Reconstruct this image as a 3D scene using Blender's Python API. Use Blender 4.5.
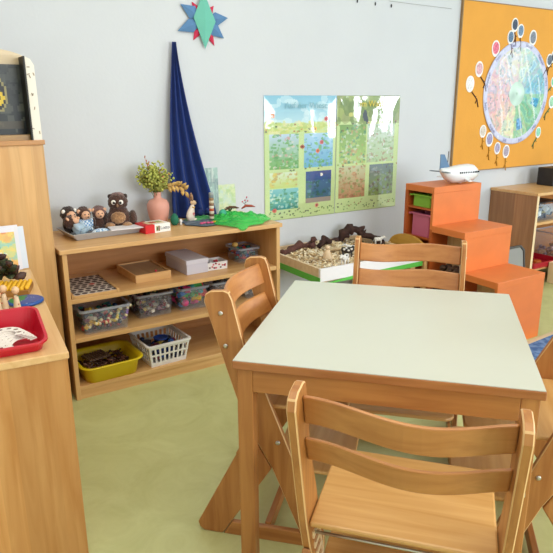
import bpy, bmesh, math, random
import numpy as np
from mathutils import Matrix, Vector, noise
random.seed(7); rng = np.random.RandomState(5)
PI = math.pi
SC = bpy.context.scene
COL = SC.collection
for o in list(bpy.data.objects): bpy.data.objects.remove(o)

# ------------------------------------------------------------ camera, light, exposure
cam = bpy.data.objects.new('camera', bpy.data.cameras.new('camera')); COL.objects.link(cam)
R = ((0.84734309, -0.15029687, 0.50933343), (-0.53101951, -0.23025289, 0.81547629), (-0.00528805, -0.96145435, -0.27491376))
cam.matrix_world = Matrix(((R[0][0], -R[0][1], -R[0][2], 0), (R[1][0], -R[1][1], -R[1][2], 0), (R[2][0], -R[2][1], -R[2][2], 1.4), (0, 0, 0, 1)))
cam.data.sensor_width = 36; cam.data.lens = 36*606/553; cam.data.clip_start = .02
SC.camera = cam
W = bpy.data.worlds.new('daylight'); SC.world = W; W.use_nodes = True
wn = W.node_tree.nodes['Background']; wn.inputs[0].default_value = (.80, .90, 1, 1); wn.inputs[1].default_value = 1.0
def area(name, loc, target, sx, sy, power, colr):
    l = bpy.data.lights.new(name, 'AREA'); l.shape = 'RECTANGLE'; l.size = sx; l.size_y = sy; l.energy = power; l.color = colr
    o = bpy.data.objects.new(name, l); COL.objects.link(o); o.location = loc
    o.rotation_euler = (Vector(target)-Vector(loc)).to_track_quat('-Z', 'Y').to_euler(); return o
area('window_daylight', (6.5, -.55, 1.6), (2.6, 1.6, .9), 1.1, 1.2, 52, (.86, .93, 1))
area('front_window_daylight', (3.0, -3.1, 1.8), (2.0, 2.5, .7), 3.6, 1.5, 135, (.92, .96, 1))
area('overhead_fill', (.9, 1.1, 2.95), (.85, 1.15, 0), 2.4, 1.6, 30, (1, .95, .87))  # unseen fill light added overhead to lift floor, table and seats
SC.view_settings.view_transform = 'Standard'; SC.view_settings.look = 'None'
SC.view_settings.gamma = 1; SC.view_settings.use_curve_mapping = False
SC.view_settings.exposure = 0.24

# ------------------------------------------------------------ materials
def lin(c):
    if isinstance(c, str): c = [int(c[i:i+2], 16) for i in (0, 2, 4)]
    return tuple(((v/255+.055)/1.055)**2.4 if v/255 > .04045 else v/255/12.92 for v in c[:3])
MATS = {}
def pbr(name, c, rough=.5, metal=0, coat=0, bump=0, bscale=200, var=0, vscale=30, trans=0, alpha=1, sheen=0):
    if name in MATS: return MATS[name]
    m = bpy.data.materials.new(name); m.use_nodes = True; n = m.node_tree; b = n.nodes['Principled BSDF']
    l = lin(c); b.inputs['Base Color'].default_value = (*l, 1); b.inputs['Roughness'].default_value = rough
    b.inputs['Metallic'].default_value = metal; b.inputs['Coat Weight'].default_value = coat
    b.inputs['Transmission Weight'].default_value = trans; b.inputs['Alpha'].default_value = alpha
    b.inputs['Sheen Weight'].default_value = sheen
    if var:
        tc = n.nodes.new('ShaderNodeTexCoord'); nz = n.nodes.new('ShaderNodeTexNoise'); nz.inputs['Scale'].default_value = vscale; nz.inputs['Detail'].default_value = 4
        n.links.new(tc.outputs['Object'], nz.inputs[0]); r = n.nodes.new('ShaderNodeValToRGB')
        r.color_ramp.elements[0].color = (*[x*(1-var) for x in l], 1); r.color_ramp.elements[1].color = (*[min(1, x*(1+var)) for x in l], 1)
        r.color_ramp.elements[0].position = .3; r.color_ramp.elements[1].position = .7
        n.links.new(nz.outputs[0], r.inputs[0]); n.links.new(r.outputs[0], b.inputs['Base Color'])
    if bump:
        tc = n.nodes.new('ShaderNodeTexCoord'); nz = n.nodes.new('ShaderNodeTexNoise'); nz.inputs['Scale'].default_value = bscale; nz.inputs['Detail'].default_value = 3
        n.links.new(tc.outputs['Object'], nz.inputs[0]); bp = n.nodes.new('ShaderNodeBump'); bp.inputs['Strength'].default_value = bump; bp.inputs['Distance'].default_value = .01
        n.links.new(nz.outputs[0], bp.inputs['Height']); n.links.new(bp.outputs[0], b.inputs['Normal'])
    MATS[name] = m; return m
def painted(name, rough=.5, coat=0, bump=0, bscale=8):
    m = pbr(name, 'ffffff', rough, coat=coat, bump=bump, bscale=bscale)
    n = m.node_tree; a = n.nodes.new('ShaderNodeVertexColor'); a.layer_name = 'Col'
    n.links.new(a.outputs[0], n.nodes['Principled BSDF'].inputs['Base Color']); return m
def wood(name, c1, c2, axis=2, rough=.42, fine=1.0, stave=0, sdir=0):
    """grain stretched along axis; optional glued staves of slightly different tone across sdir"""
    m = bpy.data.materials.new(name); m.use_nodes = True; n = m.node_tree; N = n.nodes; L = n.links; b = N['Principled BSDF']
    b.inputs['Roughness'].default_value = rough; b.inputs['Coat Weight'].default_value = .15; b.inputs['Coat Roughness'].default_value = .25
    tc = N.new('ShaderNodeTexCoord'); mp = N.new('ShaderNodeMapping'); s = [22*fine]*3; s[axis] = 1.6*fine; mp.inputs['Scale'].default_value = s
    L.new(tc.outputs['Object'], mp.inputs[0]); nz = N.new('ShaderNodeTexNoise'); nz.inputs['Scale'].default_value = 1.6; nz.inputs['Detail'].default_value = 5; nz.inputs['Distortion'].default_value = .6
    L.new(mp.outputs[0], nz.inputs[0])
    r = N.new('ShaderNodeValToRGB'); r.color_ramp.elements[0].position = .34; r.color_ramp.elements[1].position = .66
    r.color_ramp.elements[0].color = (*lin(c1), 1); r.color_ramp.elements[1].color = (*lin(c2), 1)
    L.new(nz.outputs[0], r.inputs[0]); out = r.outputs[0]
    if stave:
        sp = N.new('ShaderNodeSeparateXYZ'); L.new(tc.outputs['Object'], sp.inputs[0])
        d = N.new('ShaderNodeMath'); d.operation = 'MULTIPLY'; d.inputs[1].default_value = 1/stave; L.new(sp.outputs[sdir], d.inputs[0])
        f = N.new('ShaderNodeMath'); f.operation = 'FLOOR'; L.new(d.outputs[0], f.inputs[0])
        w = N.new('ShaderNodeTexWhiteNoise'); w.noise_dimensions = '1D'; L.new(f.outputs[0], w.inputs['W'])
        mr = N.new('ShaderNodeMapRange'); mr.inputs['To Min'].default_value = .76; mr.inputs['To Max'].default_value = 1.10; L.new(w.outputs[0], mr.inputs[0])
        mx = N.new('ShaderNodeVectorMath'); mx.operation = 'SCALE'; L.new(out, mx.inputs[0]); L.new(mr.outputs[0], mx.inputs['Scale']); out = mx.outputs[0]
    L.new(out, b.inputs['Base Color'])
    MATS[name] = m; return m
def clear(name, tint, amount=.3, rough=.12):
    m = bpy.data.materials.new(name); m.use_nodes = True; n = m.node_tree; N = n.nodes; b = N['Principled BSDF']
    b.inputs['Base Color'].default_value = (*lin(tint), 1); b.inputs['Roughness'].default_value = rough
    t = N.new('ShaderNodeBsdfTransparent'); mx = N.new('ShaderNodeMixShader'); mx.inputs[0].default_value = amount
    n.links.new(t.outputs[0], mx.inputs[1]); n.links.new(b.outputs[0], mx.inputs[2]); n.links.new(mx.outputs[0], N['Material Output'].inputs[0])
    MATS[name] = m; return m

# ------------------------------------------------------------ mesh helpers
class MB:
    def __init__(s): s.v = []; s.f = []; s.c = []; s.sm = []
    def add(s, vs, fs, c=None, smooth=False, M=None):
        o = len(s.v); s.v += [tuple(M @ Vector(p)) if M is not None else tuple(p) for p in vs]
        for f in fs: s.f.append([i+o for i in f]); s.c.append(c); s.sm.append(smooth)
        return s
    def box(s, x0, x1, y0, y1, z0, z1, c=None, M=None):
        vs = [(x, y, z) for z in (z0, z1) for y in (y0, y1) for x in (x0, x1)]
        return s.add(vs, [(0, 2, 3, 1), (4, 5, 7, 6), (0, 1, 5, 4), (2, 6, 7, 3), (0, 4, 6, 2), (1, 3, 7, 5)], c, M=M)
    def prism(s, pts, a, b, axis='x', c=None, M=None):
        """polygon (p,q) extruded between a and b along axis (x: (y,z); y: (x,z); z: (x,y))"""
        n = len(pts)
        def P(p, t): return (t, p[0], p[1]) if axis == 'x' else ((p[0], t, p[1]) if axis == 'y' else (p[0], p[1], t))
        vs = [P(p, a) for p in pts]+[P(p, b) for p in pts]
        return s.add(vs, [tuple(range(n))[::-1], tuple(range(n, 2*n))]+[(i, (i+1) % n, n+(i+1) % n, n+i) for i in range(n)], c, M=M)
    def loft(s, loops, c=None, caps=(True, True), smooth=True, M=None, closed=True):
        n = len(loops[0]); vs = [p for l in loops for p in l]; fs = []
        for k in range(len(loops)-1):
            for i in range(n if closed else n-1):
                j = (i+1) % n; fs.append((k*n+i, k*n+j, (k+1)*n+j, (k+1)*n+i))
        if caps[0]: fs.append(tuple(range(n))[::-1])
        if caps[1]: fs.append(tuple(range((len(loops)-1)*n, len(loops)*n)))
        return s.add(vs, fs, c, smooth, M)
    def lathe(s, prof, c=None, n=28, M=None, caps=(True, True)):
        return s.loft([[(r*math.cos(2*PI*i/n), r*math.sin(2*PI*i/n), z) for i in range(n)] for r, z in prof], c, caps, True, M)
    def tube(s, pts, r, c=None, n=8, M=None):
        pts = [Vector(p) for p in pts]; loops = []; up = Vector((0, 0, 1))
        for i, p in enumerate(pts):
            d = (pts[min(i+1, len(pts)-1)]-pts[max(i-1, 0)]).normalized()
            a = d.cross(up if abs(d.dot(up)) < .95 else Vector((1, 0, 0))).normalized(); b = d.cross(a)
            rr = r[i] if isinstance(r, (list, tuple)) else r
            loops.append([tuple(p+a*rr*math.cos(2*PI*k/n)+b*rr*math.sin(2*PI*k/n)) for k in range(n)])
        return s.loft(loops, c, M=M)
    def ball(s, ce, r, c=None, seg=14, ring=9, M=None, rough=0, rot=None):
        rx, ry, rz = (r, r, r) if not isinstance(r, (tuple, list)) else r; loops = []
        for j in range(1, ring):
            t = PI*j/ring; lp = []
            for i in range(seg):
                a = 2*PI*i/seg; p = Vector((math.sin(t)*math.cos(a), math.sin(t)*math.sin(a), -math.cos(t)))
                k = 1+rough*(random.random()-.5); p = Vector((p.x*rx*k, p.y*ry*k, p.z*rz*k))
                if rot: p = rot @ p
                lp.append((ce[0]+p.x, ce[1]+p.y, ce[2]+p.z))
            loops.append(lp)
        return s.loft(loops, c, M=M)
    def grid(s, fn, nu, nv, c=None, cf=None, smooth=True, M=None):
        vs = [fn(i/nu, j/nv) for j in range(nv+1) for i in range(nu+1)]; o = len(s.v)
        s.v += [tuple(M @ Vector(p)) if M is not None else tuple(p) for p in vs]
        for j in range(nv):
            for i in range(nu):
                a = o+j*(nu+1)+i; s.f.append([a, a+1, a+nu+2, a+nu+1]); s.sm.append(smooth); s.c.append(cf(i, j) if cf else c)
        return s
    def build(s, name, mat, parent=None, loc=None, bevel=0, seg=2, solid=0, sub=0, off=1, weld=False):
        me = bpy.data.meshes.new(name); me.from_pydata(s.v, [], s.f); me.update()
        for p, q in zip(me.polygons, s.sm): p.use_smooth = q
        mats = mat if isinstance(mat, list) else [mat]
        for m in mats: me.materials.append(m)
        if any(c is not None and not isinstance(c, int) for c in s.c):
            at = me.color_attributes.new('Col', 'FLOAT_COLOR', 'CORNER'); arr = np.ones((len(me.loops), 4), 'f'); k = 0
            for f, c in zip(s.f, s.c):
                l = c if (c is not None and not isinstance(c, (int, str)) and len(c) == 4) else (*lin(c or 'ffffff'), 1)
                arr[k:k+len(f)] = l; k += len(f)
            at.data.foreach_set('color', arr.ravel())
        elif len(mats) > 1:
            for p, c in zip(me.polygons, s.c): p.material_index = c or 0
        bm = bmesh.new(); bm.from_mesh(me)
        if weld: bmesh.ops.remove_doubles(bm, verts=bm.verts, dist=1e-5)
        bmesh.ops.recalc_face_normals(bm, faces=bm.faces); bm.to_mesh(me); bm.free()
        o = bpy.data.objects.new(name, me); COL.objects.link(o)
        if loc is not None: o.location = loc
        if parent is not None: o.parent = parent
        if bevel:
            b = o.modifiers.new('bevel', 'BEVEL'); b.width = bevel; b.segments = seg; b.limit_method = 'ANGLE'; b.angle_limit = .7
        if solid:
            b = o.modifiers.new('solid', 'SOLIDIFY'); b.thickness = solid; b.offset = off
        if sub:
            b = o.modifiers.new('sub', 'SUBSURF'); b.levels = sub; b.render_levels = sub
        return o
def tag(o, label, cat, group=None, kind=None):
    o['label'] = label; o['category'] = cat
    if group: o['group'] = group
    if kind: o['kind'] = kind
    return o
def thing(name, loc, rz, label, cat, group=None):
    o = bpy.data.objects.new(name, None); COL.objects.link(o); o.location = loc; o.rotation_euler = (0, 0, rz); o.empty_display_size = .05
    return tag(o, label, cat, group)
def struct(name, mb, mat, parent=None, **k):
    o = mb.build(name, mat, parent, **k)
    if parent is None: o['kind'] = 'structure'
    return o
def dup(root, loc, rz, label):
    r = root.copy(); COL.objects.link(r); r.location = loc; r.rotation_euler = (0, 0, rz); r['label'] = label
    for ch in list(root.children):
        c = ch.copy(); COL.objects.link(c); c.parent = r
        for g in list(ch.children):
            d = g.copy(); COL.objects.link(d); d.parent = c
    return r
def rrect(w, d, r, z, n=5, cx=0, cy=0):
    out = []
    for (sx, sy, a0) in ((1, 1, 0), (-1, 1, PI/2), (-1, -1, PI), (1, -1, 3*PI/2)):
        for k in range(n+1):
            a = a0+PI/2*k/n; out.append((cx+sx*(w/2-r)+r*math.cos(a), cy+sy*(d/2-r)+r*math.sin(a), z))
    return out
def bin_mb(w, d, h, taper=.85, r=.02, rim=.008, t=.003, c=None):
    """open plastic bin with an outward rim"""
    m = MB(); wb, db = w*taper, d*taper
    m.loft([rrect(wb, db, r, 0), rrect(w-2*rim, d-2*rim, r, h-.008), rrect(w, d, r+rim, h-.008), rrect(w, d, r+rim, h), rrect(w-2*rim-2*t, d-2*rim-2*t, r, h), rrect(wb-2*t, db-2*t, r*.9, t)], c, smooth=False)
    return m
def strip_text(body, size, mat, M, parent, name='lettering', extrude=.0006, font_space=1):
    cu = bpy.data.curves.new(name, 'FONT'); cu.body = body; cu.size = size; cu.extrude = extrude; cu.align_x = 'CENTER'; cu.align_y = 'CENTER'
    o = bpy.data.objects.new(name, cu); dg = bpy.context.evaluated_depsgraph_get(); COL.objects.link(o); dg.update()
    me = bpy.data.meshes.new_from_object(o.evaluated_get(bpy.context.evaluated_depsgraph_get())); bpy.data.objects.remove(o)
    me.materials.clear(); me.materials.append(mat); q = bpy.data.objects.new(name, me); COL.objects.link(q); q.parent = parent; q.matrix_local = M; return q

WY = 3.28                                     # back wall plane
# wood tones
beech = wood('beech_solid', 'a0622c', 'bb7f42', 2)
beech_y = wood('beech_grain_forward', 'a0622c', 'bb7f42', 1)
beech_x = wood('beech_grain_across', '9c5e29', 'b3763a', 0)
ply_edge = pbr('pale_ply_edge', 'ecd2a6', .5)
seat_w = wood('seat_beech', 'c4904f', 'd4a466', 0)
maple = wood('shelf_beech', 'd2a065', 'deb278', 0)
maple_v = wood('shelf_beech_vertical', 'cf9d60', 'deb176', 2)
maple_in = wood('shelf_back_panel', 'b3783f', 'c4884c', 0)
stave_w = wood('glued_stave_beech', 'cc8c4a', 'dea362', 2, stave=.055, sdir=0)
stave_tall = wood('tall_cabinet_beech', 'd39f60', 'e2b274', 2, stave=.047, sdir=0)
walnutish = wood('side_panel_beech', '9c6a40', 'b17d50', 2, stave=.08, sdir=1)
steel = pbr('brushed_steel', 'c8c4bc', .3, .9)
whiteM = pbr('white_plastic', 'ece9e6', .4)
col_matte = painted('painted_matte', .6)
col_satin = painted('painted_satin', .38)
col_gloss = painted('laminated_paper', .32, coat=1, bump=.25, bscale=7)
_b = col_gloss.node_tree.nodes['Principled BSDF']; _b.inputs['Coat Roughness'].default_value = .06
_b.inputs['Roughness'].default_value = .5; _b.inputs['Coat IOR'].default_value = 1.85; col_gloss.node_tree.links.new(_b.inputs['Normal'].links[0].from_socket, _b.inputs['Coat Normal'])

# ------------------------------------------------------------ the room
fl = bpy.data.materials.new('linoleum'); fl.use_nodes = True; n = fl.node_tree; b = n.nodes['Principled BSDF']; b.inputs['Roughness'].default_value = .38
tc = n.nodes.new('ShaderNodeTexCoord'); nz = n.nodes.new('ShaderNodeTexNoise'); nz.inputs['Scale'].default_value = 5; nz.inputs['Detail'].default_value = 9; nz.inputs['Roughness'].default_value = .68; nz.inputs['Distortion'].default_value = 1.2
n.links.new(tc.outputs['Object'], nz.inputs[0]); r = n.nodes.new('ShaderNodeValToRGB'); r.color_ramp.elements[0].position = .3; r.color_ramp.elements[1].position = .72
r.color_ramp.elements[0].color = (*lin('bcbd80'), 1); r.color_ramp.elements[1].color = (*lin('ced095'), 1)
n.links.new(nz.outputs[0], r.inputs[0]); n.links.new(r.outputs[0], b.inputs['Base Color'])
struct('floor', MB().box(-.7, 6.6, -3.2, WY+.12, -.1, 0), fl)
wallm = pbr('wall_paint', 'ced1d5', .75, bump=.06, bscale=60, var=.015, vscale=3)
struct('wall_back', MB().box(-.7, 6.6, WY, WY+.12, 0, 3.0), wallm)
def holed(nm, a0, a1, h0, h1, fn):
    m = MB(); fn(m, a0, h0, 0, 3); fn(m, h1, a1, 0, 3); fn(m, h0, h1, 0, .95); fn(m, h0, h1, 2.55, 3); struct(nm, m, wallm)
holed('wall_right', -3.2, WY+.12, -1.3, 2.5, lambda m, a, b, c, d: m.box(6.6, 6.72, a, b, c, d))
holed('wall_front', -.82, 6.72, 1.1, 4.9, lambda m, a, b, c, d: m.box(a, b, -3.32, -3.2, c, d))
for nm, q in (('window_1', [(6.62, 6.68, y, y+.06, .95, 2.55) for y in (-1.3, .57, 2.44)]+[(6.62, 6.68, -1.24, 2.44, z, z+.06) for z in (.95, 2.49)]), ('window_2', [(x, x+.06, -3.28, -3.22, .95, 2.55) for x in (1.1, 2.97, 4.84)]+[(1.16, 4.84, -3.28, -3.22, z, z+.06) for z in (.95, 2.49)])):
    m = MB()
    for a in q: m.box(*a)
    struct(nm, m, pbr('window_frame_white', 'eeeeec', .5))
struct('wall_left', MB().box(-.82, -.7, -3.2, WY+.12, 0, 3.0), wallm)
struct('ceiling', MB().box(-.82, 6.6, -3.2, WY+.12, 3.0, 3.1), pbr('ceiling_paint', 'eeeeea', .8))

# ------------------------------------------------------------ table
CX, CY, TH = 1.281, 1.36, math.radians(-45.7)
U = Vector((math.cos(TH), math.sin(TH), 0)); V = Vector((-math.sin(TH), math.cos(TH), 0)); C0 = Vector((CX, CY, 0))
t = thing('table', (CX, CY, 0), TH-.008, 'square beech table with a pale grey-green top, chairs on all sides', 'table')
h = .404
top = MB().prism([(-h, -h), (h, -h), (h, h), (-h, h)], .694, .7185, 'z').build('tabletop', wood('table_edge', '9a5c2c', 'b0723e', 0), t, bevel=.003)
MB().box(-h+.002, h-.002, -h+.002, h-.002, .7185, .7205).build('laminate_surface', pbr('laminate', 'c9cabd', .33, var=.012, vscale=4), top)
for sx in (-1, 1):
    for sy in (-1, 1):
        MB().box(min(sx*.394, sx*.348), max(sx*.394, sx*.348), min(sy*.394, sy*.348), max(sy*.394, sy*.348), 0, .694).build('leg', beech, t, bevel=.003)
for s in (-1, 1):
    MB().box(-.348, .348, s*.383-.011, s*.383+.011, .626, .694).build('apron', beech_x, t, bevel=.002)
    MB().box(s*.383-.011, s*.383+.011, -.348, .348, .626, .694).build('apron', beech_y, t, bevel=.002)

# ------------------------------------------------------------ high chairs
def side_poly():
    return [(-.170, .825), (-.164, .848), (-.147, .858), (-.107, .862), (-.090, .856), (-.080, .835), (-.040, .665), (.022, .54), (.148, .215), (.190, .10), (.212, .05), (.212, .0), (.150, .0), (.132, .05), (.04, .275), (-.032, .405), (-.07, .5), (-.108, .62)]
def make_chair():
    t = thing('high_chair', (0, 0, 0), 0, '', 'chair', 'beech high chairs around the table')
    for s in (-1, 1):
        a, b = sorted((s*.224, s*.204))
        m = MB().prism(side_poly(), a, b, 'x')
        p = m.build('side_panel', [beech, pbr('lit_panel_edge', 'dcb27a', .45)], t, bevel=.0028, seg=1); p.modifiers[0].material = 1  # bevel takes a paler tone: window light on the edges put into colour
        g = MB(); a2, b2 = sorted((s*.204, s*.200)); pts = []; back = []
        for k in range(9):                               # grooved rail that holds seat and footplate
            z = .16+.042*k
            if z > .44: continue
            yb = .092-(z-.16)*.43; pts += [(yb+.006, z), (yb+.006, z+.018), (yb+.050, z+.018), (yb+.045, z+.042)]; back += [(yb+.066, z), (yb+.060, z+.018)]
        g.prism(pts[:-1]+back[::-1], a2, b2, 'x')
        g.build('seat_groove', ply_edge, p)
        for (y, z) in ((-.117, .79), (-.104, .685), (.059, .372)):
            g = MB(); M = Matrix.Translation((s*.224, y, z)) @ Matrix.Rotation(s*PI/2, 4, 'Y'); g.lathe([(.0075, 0), (.0075, .002), (.005, .004)], n=14, M=M)
            g.build('bolt', steel, p)
        MB().prism([(-.0335, .402), (.0375, .274), (-.135, .0), (-.200, .0), (-.216, .012), (-.222, .03)], a, b, 'x').build('leg', beech, t, bevel=.004)
        MB().prism([(-.132, .0), (.149, .0), (.130, .05), (-.101, .05)], a, b, 'x').build('runner', beech_y, t, bevel=.003)
    MB().box(-.203, .203, .008, .030, .012, .055).build('crossbar', beech_x, t, bevel=.003)
    # seat and footplate: rounded boards
    def board(y0, y1, z, th, name):
        w = .202; r = .03
        pts = [(-w, y0), (w, y0), (w, y1-r), (w-.01, y1-.01), (w-r, y1), (-w+r, y1), (-w+.01, y1-.01), (-w, y1-r)]
        return MB().prism(pts, z, z+th, 'z').build(name, seat_w, t, bevel=.005)
    board(-.055, .27, .478, .014, 'seat'); board(.03, .29, .262, .014, 'footplate')
    g = MB().tube([(-.203, .0, .425), (.203, .0, .425)], .004); g.build('tie_rod', steel, t)
    for (z0, z1, y0, tl) in ((.765, .836, -.118, -.02), (.662, .730, -.088, -.03)):
        m = MB(); N = 24
        def prof(i):
            x = -.2035+.407*i/N; q = i/N; return x, y0+.016-.044*math.sin(PI*q)**1.6, .006*math.sin(2*PI*q)-.006*math.sin(PI*q)
        loops = []
        for i in range(N+1):
            x, y, dz = prof(i); loops.append([(x, y, z0+dz), (x, y+.012, z0+dz), (x, y+.012+tl, z1+dz), (x, y+tl, z1+dz)])
        m.loft(loops, smooth=False).build('back_rail', wood('rail_beech', 'b07038', 'c4864a', 0) if 'rail_beech' not in MATS else MATS['rail_beech'], t, bevel=.004)
    return t
ch = make_chair()
def ploc(a, b): return tuple(C0+U*a+V*b)
ch['label'] = 'beech high chair nearest the camera, its curved backrest rails crossing the front of the table'
ch.location = ploc(.077, -.678); ch.rotation_euler = (0, 0, TH-.055)
dup(ch, ploc(-.38, 0), TH-PI/2, 'beech high chair at the left side of the table, in front of the toy shelf')
dup(ch, ploc(.036, .52), TH+PI, 'beech high chair at the far side of the table, in front of the wood-shaving box')
dup(ch, ploc(.503, -.012), TH+PI/2, 'beech high chair at the right side of the table, cut by the right picture edge')

# ------------------------------------------------------------ low toy shelf
SX0, SX1, SY0, SH = .594, 1.775, 2.80, .76
t = thing('toy_shelf', (0, 0, 0), 0, 'low wide beech shelf with two inner boards, full of toy bins', 'shelf')
for x in (SX0, SX1-.022): MB().box(x, x+.022, SY0+.003, WY-.005, 0, SH-.022).build('side_panel', maple_v, t, bevel=.002)
MB().box(SX0-.012, SX1+.012, SY0-.006, WY-.003, SH-.022, SH).build('top_board', maple, t, bevel=.003)
for z in (.515, .318): MB().box(SX0+.022, SX1-.022, SY0+.006, WY-.02, z-.022, z).build('shelf_board', maple, t, bevel=.002)
MB().box(SX0+.022, SX1-.022, SY0+.006, WY-.02, .048, .07).build('bottom_board', maple, t, bevel=.002)
MB().box(SX0+.022, SX1-.022, SY0+.012, SY0+.03, 0, .048).build('plinth', maple, t)
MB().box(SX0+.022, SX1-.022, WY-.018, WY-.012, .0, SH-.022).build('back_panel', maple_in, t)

# ------------------------------------------------------------ tall cabinet and low cabinet on the left
t = thing('tall_cabinet', (0, 0, 0), 0, 'tall beech cabinet against the back wall at the left edge', 'cabinet')
MB().box(-.35, .572, 2.83, WY-.005, 0, 1.232).build('body', stave_tall, t, bevel=.002)
MB().box(-.355, .578, 2.822, WY-.005, 1.232, 1.252).build('top_board', wood('tall_top', 'b9824a', 'c8935a', 0), t, bevel=.002)
LH = .71
t = thing('low_cabinet', (.348, 1.704, 0), math.radians(-5.0), 'low beech cabinet in the left foreground carrying the red plastic bin', 'cabinet')
MB().box(-.75, 0, .006, 1.03, 0, LH-.022).build('body', stave_w, t, bevel=.002)
MB().box(-.755, .004, 0, 1.035, LH-.022, LH).build('top_board', wood('low_top', 'd8aa70', 'e5bd86', 1), t, bevel=.003)

# display case with arched top on the tall cabinet
t = thing('display_case', (0, 0, 0), 0, 'arched wooden picture case with a dark front standing on the tall cabinet', 'display case')
Z0 = 1.252
pts = [(-.02, Z0), (.56, Z0)]; pts += [(.56-.29*(1-math.cos(a))/1.0, 1.585+.055*math.sin(a)) for a in [PI*k/14 for k in range(15)]]
MB().prism(pts, 2.93, 2.95, 'y').build('back_board', wood('arch_board', 'cbb590', 'd6c29f', 0), t)
MB().box(-.02, .535, 2.86, 2.93, Z0, Z0+.022).build('sill', wood('sill_wood', '9d7a4c', 'ae8a58', 0), t)
cv = np.zeros((36, 60, 3)); cv[:] = (38, 44, 46)
for k in range(260):
    y, x = rng.rand()*36, rng.rand()*60; g = rng.randint(-14, 40)*(1.2 if y < 14 else .7); rr = 1+rng.rand()*2
    yy, xx = np.mgrid[0:36, 0:60]; cv[((yy-y)**2+(xx-x)**2) < rr*rr] = np.clip((46+g, 50+g, 52+g*.7), 15, 150)
yy, xx = np.mgrid[0:36, 0:60]
cv[((xx-47)/4.5)**2+((yy-20)/9)**2 < 1] = (150, 140, 90); cv[((xx-47)/3.8)**2+((yy-20)/8)**2 < 1] = (24, 24, 24)
cv[((xx-47.5)/2.6)**2+((yy-18.5)/3.6)**2 < 1] = (222, 190, 40); cv[((xx-47.5)/1.2)**2+((yy-18.5)/1.6)**2 < 1] = (120, 90, 30)
cv[3:7, 30:58] = cv[3:7, 30:58]*.5+np.array((60, 52, 40))
m = MB(); m.grid(lambda u, v: (-.0+.535*u, 2.925, Z0+.022+.292*v), 60, 36, cf=lambda i, j: (*lin(cv[j, i]), 1), smooth=False)
m.build('dark_picture', col_satin, t)
MB().box(.527, .534, 2.83, 2.93, Z0, 1.595).build('frame_edge', pbr('black_edge', '15130f', .5), t)
m = MB(); m.prism([(.535, Z0), (.572, Z0), (.570, 1.56), (.556, 1.585), (.535, 1.595)], 2.84, 2.93, 'y', c='efe8da')
for k in range(9):
    x = .538+.028*rng.rand(); z = Z0+.03+.29*rng.rand(); a = rng.rand()*3
    m.box(-.006, .006, 2.838, 2.84, -.0018, .0018, c='a08c78', M=Matrix.Translation((x, 0, z)) @ Matrix.Rotation(a, 4, 'Y'))
m.build('side_post', col_matte, t)

# ------------------------------------------------------------ orange step unit with bins
ox0, ox1 = 2.81, 3.24
org = pbr('orange_stain', 'dc7838', .45, var=.05, vscale=9); orgd = pbr('orange_stain_edge', 'b5561f', .5, var=.06, vscale=9)
pale_in = wood('pale_interior', 'c9a878', 'd8ba8c', 2)
t = thing('step_unit', (0, 0, 0), 0, 'orange wooden unit of three big steps with storage openings', 'steps')
steps = [(2.655, 2.905, .895), (2.39, 2.655, .655), (2.125, 2.39, .41)]
for (y0, y1, z) in steps:
    MB().box(ox0, ox1, y0, y1, z-.04, z).build('tread', [org, orgd], t, bevel=.002)
    MB().box(ox0+.002, ox1-.001, y0+.001, y0+.02, (z-.265 if z > .5 else 0), z-.04).build('riser', org, t)
    MB().box(ox1-.02, ox1-.001, y0+.02, y1-.0005, 0, z-.04).build('side_panel', org, t)
    MB().box(ox0+.15, ox0+.16, y0+.02, y1-.0005, 0, z-.04).build('inner_panel', pale_in if z < .8 else orgd, t)
MB().box(ox0, ox1-.02, 2.88, 2.905, 0, .855).build('back_panel', orgd, t)
MB().box(ox0+.001, ox0+.15, 2.655, 2.675, 0, .63).build('divider', orgd, t)
MB().box(ox0+.001, ox0+.15, 2.39, 2.41, 0, .37).build('divider', orgd, t)
for z in (.745, .675-.12): MB().box(ox0+.004, ox0+.15, 2.675, 2.88, z, z+.012).build('bin_runner', orgd, t)
def side_bin(name, z0, z1, c, label):
    t = thing(name, (ox0+.078, 2.775, z0), PI/2, label, 'bin')
    bin_mb(.176, .142, z1-z0, .86, .012, .012, c=None).build('tub', pbr(name+'_plastic', c, .4), t)
    for s in (-1, 1): MB().box(s*.088-.008, s*.088+.008, -.071, .071, z1-z0-.012, z1-z0-.002).build('rim_lip', pbr(name+'_plastic', c, .4), t)
side_bin('green_bin', .758, .835, '7fae2e', 'lime green plastic bin in the top opening of the orange steps')
side_bin('pink_bin', .568, .715, 'c4627e', 'pink plastic bin below the green one in the orange steps')
# pine cones in the middle opening
cone_m = pbr('pine_cone_brown', '5a4030', .8, var=.3, vscale=60)
# toy airplane
t = thing('toy_airplane', (3.08, 2.715, .897), math.radians(-4), 'white toy airplane with a blue tail on top of the orange steps', 'toy airplane')
def ell(x, ry, rz, cz, n=16): ry *= 1.25; rz *= 1.3; cz = cz*1.22+.004; return [(x, ry*math.cos(2*PI*i/n), cz+rz*math.sin(2*PI*i/n)) for i in range(n)]
fus = [(-.155, .006, .006, .075), (-.14, .018, .016, .066), (-.105, .032, .030, .052), (-.06, .042, .041, .044), (0, .045, .045, .046), (.07, .045, .045, .048), (.115, .040, .040, .048), (.145, .028, .028, .046), (.158, .012, .012, .043)]
f = MB().loft([ell(*a) for a in fus]).build('fuselage', pbr('airplane_white', 'e9e9ea', .3, coat=.5), t)
m = MB()
for k in range(11):
    x = -.035+.0155*k; m.box(x, x+.0065, -.0572, -.049, .067, .077)
m.build('window_row', pbr('airplane_window', '232833', .25), f)
blue = pbr('airplane_blue', '55789c', .35)
MB().prism([(-.16, .095), (-.075, .10), (-.128, .188), (-.16, .19)], -.003, .003, 'y').build('tail_fin', blue, t, bevel=.002)
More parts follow.
